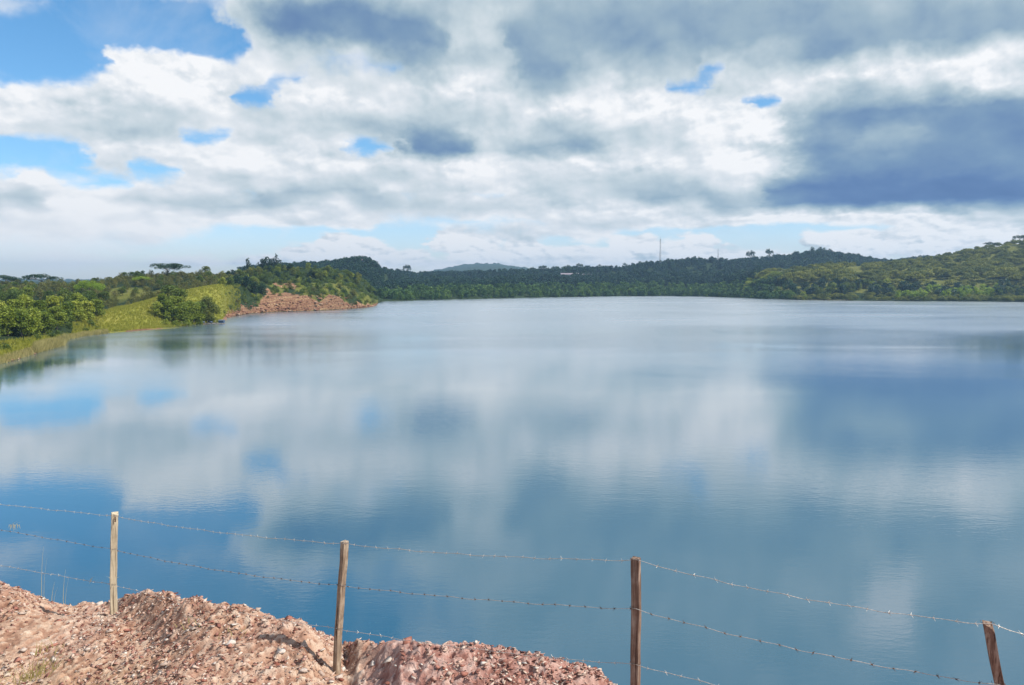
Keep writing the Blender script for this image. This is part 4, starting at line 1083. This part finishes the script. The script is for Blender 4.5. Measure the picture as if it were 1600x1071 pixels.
for u, dd, h in ((358, 8, 2.6), (370, 11, 2.4), (382, 9, 2.2), (395, 14, 2.4), (410, 18, 2.0), (428, 14, 2.4), (448, 20, 2.4), (452, 33, 3.4), (475, 22, 2.6), (490, 14, 3.8), (498, 24, 3), (508, 8, 2.8), (515, 20, 3.6), (524, 10, 3.4), (530, 22, 4), (538, 12, 4.6), (545, 8, 3.2), (552, 16, 4.2), (560, 8, 3.0), (566, 14, 3.8), (574, 8, 2.6), (582, 6, 2.2), (500, 4, 1.8), (467, 30, 3), (403, 7, 1.5), (418, 9, 1.6), (437, 12, 1.7), (444, 26, 2.4), (459, 12, 1.8), (470, 9, 1.5), (483, 18, 2.2), (487, 8, 1.6), (495, 6, 2.0), (503, 12, 2.4), (511, 5, 1.6), (519, 9, 2.4), (527, 5, 1.8), (534, 7, 2.6), (541, 5, 2.0), (549, 9, 2.8), (556, 4, 1.7), (563, 7, 2.4), (570, 5, 1.8), (578, 5, 1.9), (430, 26, 2.2), (424, 20, 1.8)):
    ds_ = float(np.interp(t_of(u), TT, LD[1])); tree('bush', u, ds_ + dd, h, ('bush at the left end of the red cliff' if u < 400 else 'bush on the high bare rock of the headland' if u < 480 else 'bush on the middle of the red cliff' if u < 540 else 'bush near the right tip of the headland'), 'bushes on the face of the headland', mat=rgt.choice(['leaf_mid', 'leaf_olive', 'leaf_bright', 'leaf_brown']))
# dark knoll behind the headland
for k in range(22):
    u = 536 + k * 2.9 + rgt.uniform(-1, 1); tree(rgt.choice(['dark', 'spire', 'far']), u, 948 + rgt.uniform(-5, 5), rgt.uniform(5, 10), 'dark tree on the knoll behind the headland', 'trees on the dark knoll', mat='leaf_dark')
tree('umbrella_far', 636, 1240, 19, 'lone small umbrella tree on the skyline left of the distant hill', w=.75, idx=0)
tree('umbrella_far', 1172, 1250, 20, 'left one of two umbrella trees side by side on the far skyline', w=.72, idx=1)
tree('umbrella_far', 1201, 1250, 19, 'right one of two umbrella trees side by side on the far skyline', w=.72, idx=2)
for u, h in ((832, 11), (848, 14), (868, 12), (886, 12), (905, 13)):
    tree('umbrella_far', u, 1250, h, 'flat-topped tree on the far skyline right of the distant hill', 'flat-topped trees on the middle skyline', w=.7)
for k in range(34):
    u = 930 + k * 14.2 + rgt.uniform(-6, 6)
    if 1325 < u: break
    tree(rgt.choice(['dark', 'far', 'far']), u, 1252 + rgt.uniform(-8, 8), rgt.uniform(8, 13), 'dark tree standing out of the far wooded skyline', 'trees on the far skyline', mat='leaf_dark')
for u, h in ((1258, 13), (1268, 14), (1279, 15), (1286, 14), (1250, 11), (1294, 11)):
    tree('far', u, 1300, h, 'dark rounded tree on the highest knoll of the far skyline', 'trees on the highest far knoll', mat='leaf_dark', w=1.3)
for u, h in ((1437, 9), (1444, 11), (1451, 9), (1458, 7), (1466, 10), (1430, 7)):
    tree('dark', u, 880, h * .8, 'dark tree in the gap clump on the right-hand skyline', 'small skyline clump on the right')
tree('umbrella_far', 1590, 862, 9.5, 'spreading tree on the skyline of the right-hand hill near the photo edge', w=.8, idx=0)
tree('umbrella_far', 1545, 862, 6.5, 'low spreading tree on the right-hand hill skyline, left of the edge tree', w=.8, idx=1)
# right shore
for k in range(38):
    u = 1405 + k * 4.2 + rgt.uniform(-3, 3); tree('lime', u, 668 + rgt.uniform(-12, 24), rgt.uniform(7, 10.5), 'bright lime green tree on the right-hand shore', 'lime green trees on the right-hand shore')
for k in range(22):
    u = 1258 + k * 6.6 + rgt.uniform(-3, 3); tree('shoregreen', u, 704 + rgt.uniform(-8, 22), rgt.uniform(7, 11), 'green tree in the clump where the right-hand shore begins', 'green trees on the right-hand shore', mat=rgt.choice(['leaf_mid', 'leaf_bright', 'leaf_mid']))
for k in range(8):
    u = 1560 + k * 7; tree('shoregreen', u, 668 + rgt.uniform(-6, 20), rgt.uniform(6, 9), 'green tree at the right end of the right-hand shore', 'green trees at the right end of the shore')
for k in range(12):
    u = 1165 + k * 5 + rgt.uniform(-3, 3); tree('canopy', u, 838 + rgt.uniform(-18, 24) - k * 2, rgt.uniform(7, 9), 'yellow-green spreading tree where the right-hand hill comes down', 'yellow-green trees at the foot of the right-hand hill', mat='leaf_bright')

# far woods read as one mass: geometry-node scatters
def scatter(name, pts, sc, meshes, label, seed, cat='wood'):
    pts = np.array(pts, np.float32); me = bpy.data.meshes.new(name); me.vertices.add(len(pts)); me.vertices.foreach_set('co', pts.ravel())
    rng = np.random.default_rng(seed)
    a = me.attributes.new('sc', 'FLOAT', 'POINT'); a.data.foreach_set('value', np.asarray(sc, np.float32))
    a = me.attributes.new('rz', 'FLOAT_VECTOR', 'POINT'); rz = np.zeros((len(pts), 3), np.float32); rz[:, 2] = rng.uniform(0, 6.28, len(pts)); a.data.foreach_set('vector', rz.ravel())
    col = bpy.data.collections.new(name + '_kinds')
    for i, m_ in enumerate(meshes): col.objects.link(bpy.data.objects.new('crown', m_))
    nt = bpy.data.node_groups.new(name, 'GeometryNodeTree')
    nt.interface.new_socket('Geometry', in_out='INPUT', socket_type='NodeSocketGeometry'); nt.interface.new_socket('Geometry', in_out='OUTPUT', socket_type='NodeSocketGeometry')
    gi = nt.nodes.new('NodeGroupInput'); go = nt.nodes.new('NodeGroupOutput'); ip = nt.nodes.new('GeometryNodeInstanceOnPoints')
    ci = nt.nodes.new('GeometryNodeCollectionInfo'); ci.inputs['Collection'].default_value = col; ci.inputs['Separate Children'].default_value = True; ci.inputs['Reset Children'].default_value = True
    s1 = nt.nodes.new('GeometryNodeInputNamedAttribute'); s1.data_type = 'FLOAT'; s1.inputs[0].default_value = 'sc'
    s2 = nt.nodes.new('GeometryNodeInputNamedAttribute'); s2.data_type = 'FLOAT_VECTOR'; s2.inputs[0].default_value = 'rz'
    e = nt.nodes.new('FunctionNodeEulerToRotation')
    L = nt.links.new; L(gi.outputs[0], ip.inputs['Points']); L(ci.outputs[0], ip.inputs['Instance']); ip.inputs['Pick Instance'].default_value = True
    L(s1.outputs[0], ip.inputs['Scale']); L(s2.outputs[0], e.inputs[0]); L(e.outputs[0], ip.inputs['Rotation']); L(ip.outputs[0], go.inputs[0])
    o = mob(name, me); md = o.modifiers.new('scatter', 'NODES'); md.node_group = nt
    meta(o, label, cat, None, 'stuff'); return o

def wood_points(u0, u1, k0, k1, spacing, seed, cond=None, jit=1.0):
    """points over the hills between layers k0 and k1, about one per spacing^2"""
    rng = np.random.default_rng(seed); t0, t1 = t_of(u0), t_of(u1)
    Dm, _ = layers(np.linspace(t0, t1, 40)); ymax = Dm[min(int(k1) + 1, len(Dm) - 1)].max(); ymin = Dm[int(k0)].min()
    area = .5 * (ymax ** 2 - ymin ** 2) * (t1 - t0); n = int(area / spacing ** 2)
    Y = np.sqrt(rng.uniform(ymin ** 2, ymax ** 2, n)); t = rng.uniform(t0, t1, n); z, s = height(t, Y)
    k = (s >= k0) & (s <= k1)
    if cond is not None: k &= cond(t, Y, s)
    t, Y, z, s = t[k], Y[k], z[k], s[k]
    return np.stack([t * Y, Y, z - .4], 1), s, rng
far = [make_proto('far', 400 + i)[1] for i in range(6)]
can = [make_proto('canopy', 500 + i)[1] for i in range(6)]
p, s, rng = wood_points(592, 1330, 1.05, 3.4, 6.0, 1, lambda t, Y, s: ~((u_of(t) > 1240)))
shg = [make_proto('farshore', 420 + i)[1] for i in range(6)]
scatter('shore_wood', p, rng.uniform(.55, 1.05, len(p)), shg, 'dark green wood along the far shore of the lake', 1)
p, s, rng = wood_points(592, 1700, 3.4, 7.2, 7.6, 2, lambda t, Y, s: ~((u_of(t) > 1185) & (s < 5.35)))
scatter('far_wood', p, rng.uniform(.7, 1.25, len(p)), [m_ for m_ in far], 'dark wooded ridge beyond the far shore', 2)
p, s, rng = wood_points(375, 600, 5.6, 7.3, 5.8, 3)
scatter('knoll_wood', p, rng.uniform(.6, 1.0, len(p)), far, 'dark wood on the slope behind the headland', 3)
def cnd(t, Y, s): return (fbm(t * 40, Y / 60, 3, 74) < .66 + .2 * (s < 3.5))
p, s, rng = wood_points(1185, 1900, 2.2, 5.4, 8.8, 4, cnd)
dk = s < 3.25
p2 = p[dk]; scatter('lower_hillside_wood', p2, rng.uniform(.6, 1.15, len(p2)), far, 'dark shaded wood between the right-hand shore and the spreading trees above', 41); p = p[~dk]  # dark leaf colour stands in for the shadow on this low band
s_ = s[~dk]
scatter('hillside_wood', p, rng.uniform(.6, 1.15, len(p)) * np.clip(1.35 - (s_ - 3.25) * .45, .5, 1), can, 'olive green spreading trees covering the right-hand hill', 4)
p, s, rng = wood_points(-300, 372, 3.2, 5.2, 5.2, 5, lambda t, Y, s: (fbm(t * 18, Y / 70, 3, 61) < .60))
scatter('left_hillside_undergrowth', p, rng.uniform(.4, .75, len(p)), [q[1] for q in proto('brown')], 'brownish-green undergrowth between the trees of the left hillside', 5, 'undergrowth')
p, s, rng = wood_points(-400, 160, 2.1, 3.4, 4.6, 6)
scatter('left_bank_undergrowth', p, rng.uniform(.4, .8, len(p)), [q[1] for q in proto('bush')], 'green undergrowth below the trees of the near left bank', 6, 'undergrowth')
p, s, rng = wood_points(348, 588, 1.5, 5.4, 3.6, 7, lambda t, Y, s: (s > 3.0) | (rockmask(t, Y, s - 1) < .45) & (fbm(t * 200, Y * .12, 2, 5) < .6))
scatter('headland_undergrowth', p, rng.uniform(.35, .95, len(p)), [q[1] for q in proto('bush')], 'green scrub between the trees on top of the headland', 7, 'undergrowth')
p, s, rng = wood_points(1240, 1900, 1.05, 2.3, 5.5, 8)
scatter('shore_scrub', p, rng.uniform(.3, .6, len(p)), can, 'green scrub along the right-hand shore', 8, 'undergrowth')

# grass on the yellow slope and along the shores
def grass_patch(name, pts, h, w, mat, label, seed, n=4):
    rng = np.random.default_rng(seed); m_ = len(pts); V = []
    for k in range(n):
        a = rng.uniform(0, 2 * pi, m_); L = rng.uniform(.1, .55, m_) * h; hh = h * rng.uniform(.5, 1.15, m_); o = rng.normal(0, w * 1.5, (m_, 2))
        bx = pts[:, 0] + o[:, 0]; by = pts[:, 1] + o[:, 1]; z = pts[:, 2]; ww = w * rng.uniform(.6, 1.3, m_)
        V.append(np.stack([np.stack([bx - ww, by, z], 1), np.stack([bx + ww, by + ww * .6, z], 1), np.stack([bx + np.cos(a) * L, by + np.sin(a) * L, z + hh], 1)], 1))
    V = np.concatenate(V).reshape(-1, 3); Fc = np.arange(len(V)).reshape(-1, 3)
    meta(mob(name, mesh_np(name, V, Fc, mat)), label, 'grass', None, 'stuff')
p, s, rng = wood_points(-100, 375, 1.5, 3.35, .75, 11, lambda t, Y, s: (u_of(t) > 110) | (s < 2.3))
p[:, 2] += .62; grass_patch('slope_grass', p, .8, .10, M['grass'], 'long yellow-green grass on the slope behind the left shore', 11, 5)
def reeds(u0, u1, n, seed, h, name, label):
    rng = np.random.default_rng(seed); t = rng.uniform(t_of(u0), t_of(u1), n); D, _ = layers(t); Y = D[1] + rng.uniform(-1.5, 5, n); z, _s = height(t, Y)
    grass_patch(name, np.stack([t * Y, Y, np.maximum(z, -.3)], 1), h, .10, M['reed'], label, seed, 5)
reeds(50, 99, 900, 12, 1.7, 'reed_bed', 'tall beige reeds at the water edge beside the left bay')
reeds(100, 165, 350, 13, 1.2, 'reed_bed', 'short beige reeds fringing the little left bay')
reeds(-80, 50, 700, 14, 1.1, 'reed_bed', 'low yellow grass at the water edge at the far left')

# boulders on the headland shore
def shore_rocks():
    rng = np.random.default_rng(31); protos = [hull(rock_verts(rng, rng.choice([.3, .45, .7]), 9)) for _ in range(10)]; VV = []; FF = []; b = 0
    for k in range(1300):
        u = rng.uniform(347, 588) if k > 250 else rng.uniform(-20, 48); t = t_of(u); D, _ = layers(np.array([t])); d1 = float(D[1][0]); Y = d1 + abs(rng.normal(0, 3.0)); z, s = height(np.array([t]), np.array([Y]))
        v, f = protos[rng.integers(10)]; sz = rng.uniform(.15, .5) * (1 if rng.random() < .85 else 2.2); a = rng.normal(0, .35)
        w = v * sz * (1.6, 1, 1); w = np.stack([w[:, 0] * cos(a) - w[:, 1] * sin(a), w[:, 0] * sin(a) + w[:, 1] * cos(a), w[:, 2] + w[:, 0] * .08], 1)
        VV.append(w + (t * Y, Y, max(float(z[0]), 0) + .05)); FF.append(f + b); b += len(v)
    meta(mob('shore_rubble', mesh_np('shore_rubble', np.concatenate(VV), np.concatenate(FF), M['shore_rock'])), 'broken reddish rubble along the foot of the headland cliff', 'rubble', None, 'stuff')
shore_rocks()

# ------------------------------------------------------------------ floating platform
def platform():
    x, y, _ = P(331, 507, 284); rz = .06
    o = empty('floating_platform', (x, y, 0), rz, 'low dark floating platform with a small box hut, moored beside the rounded tree', 'floating platform')
    for k in range(7):
        g = Geo(); g.tube([(-5.2, -1.3 + .42 * k, .12), (0, -1.3 + .42 * k, .16), (4.6, -1.3 + .42 * k, .12)], .17, 8); mob('log', g.mesh('log', M['raft_wood'], True), o)
    for k in range(6):
        g = Geo(); g.box((-4.6 + 1.7 * k, 0, .36), (.14, 1.5, .05)); mob('crossbar', g.mesh('crossbar', M['raft_wood']), o)
    g = Geo(); g.box((3.6, 0, .85), (.9, .9, .45)); mob('cabin', g.mesh('cabin', M['raft_blue']), o)
    g = Geo(); g.add([(2.5, -1.1, 1.305), (4.7, -1.1, 1.305), (4.7, 1.1, 1.5), (2.5, 1.1, 1.5), (2.5, -1.1, 1.345), (4.7, -1.1, 1.345), (4.7, 1.1, 1.54), (2.5, 1.1, 1.54)],
                     [(0, 3, 2, 1), (4, 5, 6, 7), (0, 1, 5, 4), (1, 2, 6, 5), (2, 3, 7, 6), (3, 0, 4, 7)]); mob('roof', g.mesh('roof', M['tin']), o)
    for sx in (-4.9, -2.0, 1.0):
        g = Geo(); g.tube([(sx, 1.2, .3), (sx + .05, 1.2, 1.3)], .05, 6); mob('mooring_pole', g.mesh('mooring_pole', M['raft_wood'], True), o)
    for sx in (-3.2, -.4):
        g = Geo(); g.tube([(sx - .5, .3, .68), (sx + .5, .3, .68)], .29, 12); mob('drum', g.mesh('drum', M['raft_blue'], True), o)
platform()

# ------------------------------------------------------------------ far buildings and masts
def building(u, D, L, Wd, h, rz, label, lift=0, nwin=6):
    x, y, z = hz(u, D); o = empty('long_building', (x, y, z + lift), rz, label, 'building')
    g = Geo(); g.box((0, 0, h / 2 - 3), (L / 2, Wd / 2, h / 2 + 3)); mob('wall', g.mesh('wall', M['white_wall']), o)
    e = .8; r = h + .004; g = Geo()
    g.add([(-L / 2 - e, -Wd / 2 - e, r), (L / 2 + e, -Wd / 2 - e, r), (L / 2 + e, Wd / 2 + e, r), (-L / 2 - e, Wd / 2 + e, r), (-L / 2 - e, 0, r + 2.2), (L / 2 + e, 0, r + 2.2)],
          [(0, 1, 5, 4), (2, 3, 4, 5), (0, 4, 3), (1, 2, 5), (0, 3, 2, 1)]); mob('roof', g.mesh('roof', M['pink_roof']), o)
    for k in range(nwin):
        g = Geo(); xx = -L / 2 + L * (k + .5) / nwin; g.box((xx, -Wd / 2 - .01, h * .55), (L / nwin * .28, .06, h * .2)); mob('window', g.mesh('window', M['glass']), o)
building(890, 1150, 26, 12, 5, .08, 'long low building with a faded pinkish roof in the far woods, the larger one', 8.3, 7)
building(914, 1158, 18, 10, 4, .08, 'smaller pale building just right of the long low one in the far woods', 9.2, 5)
building(571, 925, 9, 7, 5, .1, 'small white building among the dark trees of the knoll behind the headland', -3.5, 3)

def mast(u, D, vtop, base_w, label, dishes=True):
    x, y, z = hz(u, D); ztop = P(u, vtop, D)[2]; H = ztop - z + 1; o = empty('radio_mast', (x, y, z - 1), .3, label, 'radio mast')
    tw = base_w * .35
    cs = [(-1, -1), (1, -1), (1, 1), (-1, 1)]
    for sx, sy in cs:
        g = Geo(); g.tube([(sx * base_w / 2, sy * base_w / 2, 0), (sx * tw / 2, sy * tw / 2, H * .93)], [.16, .11], 6); mob('leg', g.mesh('leg', M['mast'], True), o)
    g = Geo(); n = 12
    for i in range(n):
        f0, f1 = i / n * .93, (i + 1) / n * .93; w0 = (base_w + (tw - base_w) * f0 / .93) / 2; w1 = (base_w + (tw - base_w) * f1 / .93) / 2
        for k in range(4):
            a, b = cs[k], cs[(k + 1) % 4]
            g.tube([(a[0] * w0, a[1] * w0, H * f0), (b[0] * w1, b[1] * w1, H * f1)], .06, 4); g.tube([(a[0] * w1, a[1] * w1, H * f1), (b[0] * w1, b[1] * w1, H * f1)], .06, 4)
    b_ = mob('bracing', g.mesh('bracing', M['mast']), o); b_['kind'] = 'stuff'
    g = Geo(); g.tube([(0, 0, H * .9), (0, 0, H)], .09, 6); mob('antenna', g.mesh('antenna', M['mast']), o)
    if dishes:
        for a, zf in ((.4, .9), (2.5, .86), (4.6, .9), (1.2, .80)):
            g = Geo(); g.box((cos(a) * tw * .8, sin(a) * tw * .8, H * zf), (.25, .25, 1.1), a); mob('panel_antenna', g.mesh('panel_antenna', M['white_wall']), o)
mast(1031, 1235, 370, 2.8, 'tall lattice radio mast on the far wooded skyline')
mast(1121, 1240, 388, 1.1, 'short slim radio mast on the far skyline, right of the tall one', False)

# ------------------------------------------------------------------ haze
def haze():
    m, N = new_mat('haze_air'); v = N.new('ShaderNodeVolumePrincipled'); v.inputs['Density'].default_value = 0.00016
    v.inputs['Color'].default_value = (.42, .68, 1.0, 1); v.inputs['Anisotropy'].default_value = .2
    N.l.new(v.outputs[0], N.out.inputs['Volume'])
    g = Geo(); g.box((0, 2550, 74), (9600, 2850, 78.6)); o = mob('haze', g.mesh('haze', m)); meta(o, 'thin blue air over the lake and hills', None, None, 'stuff')
haze()
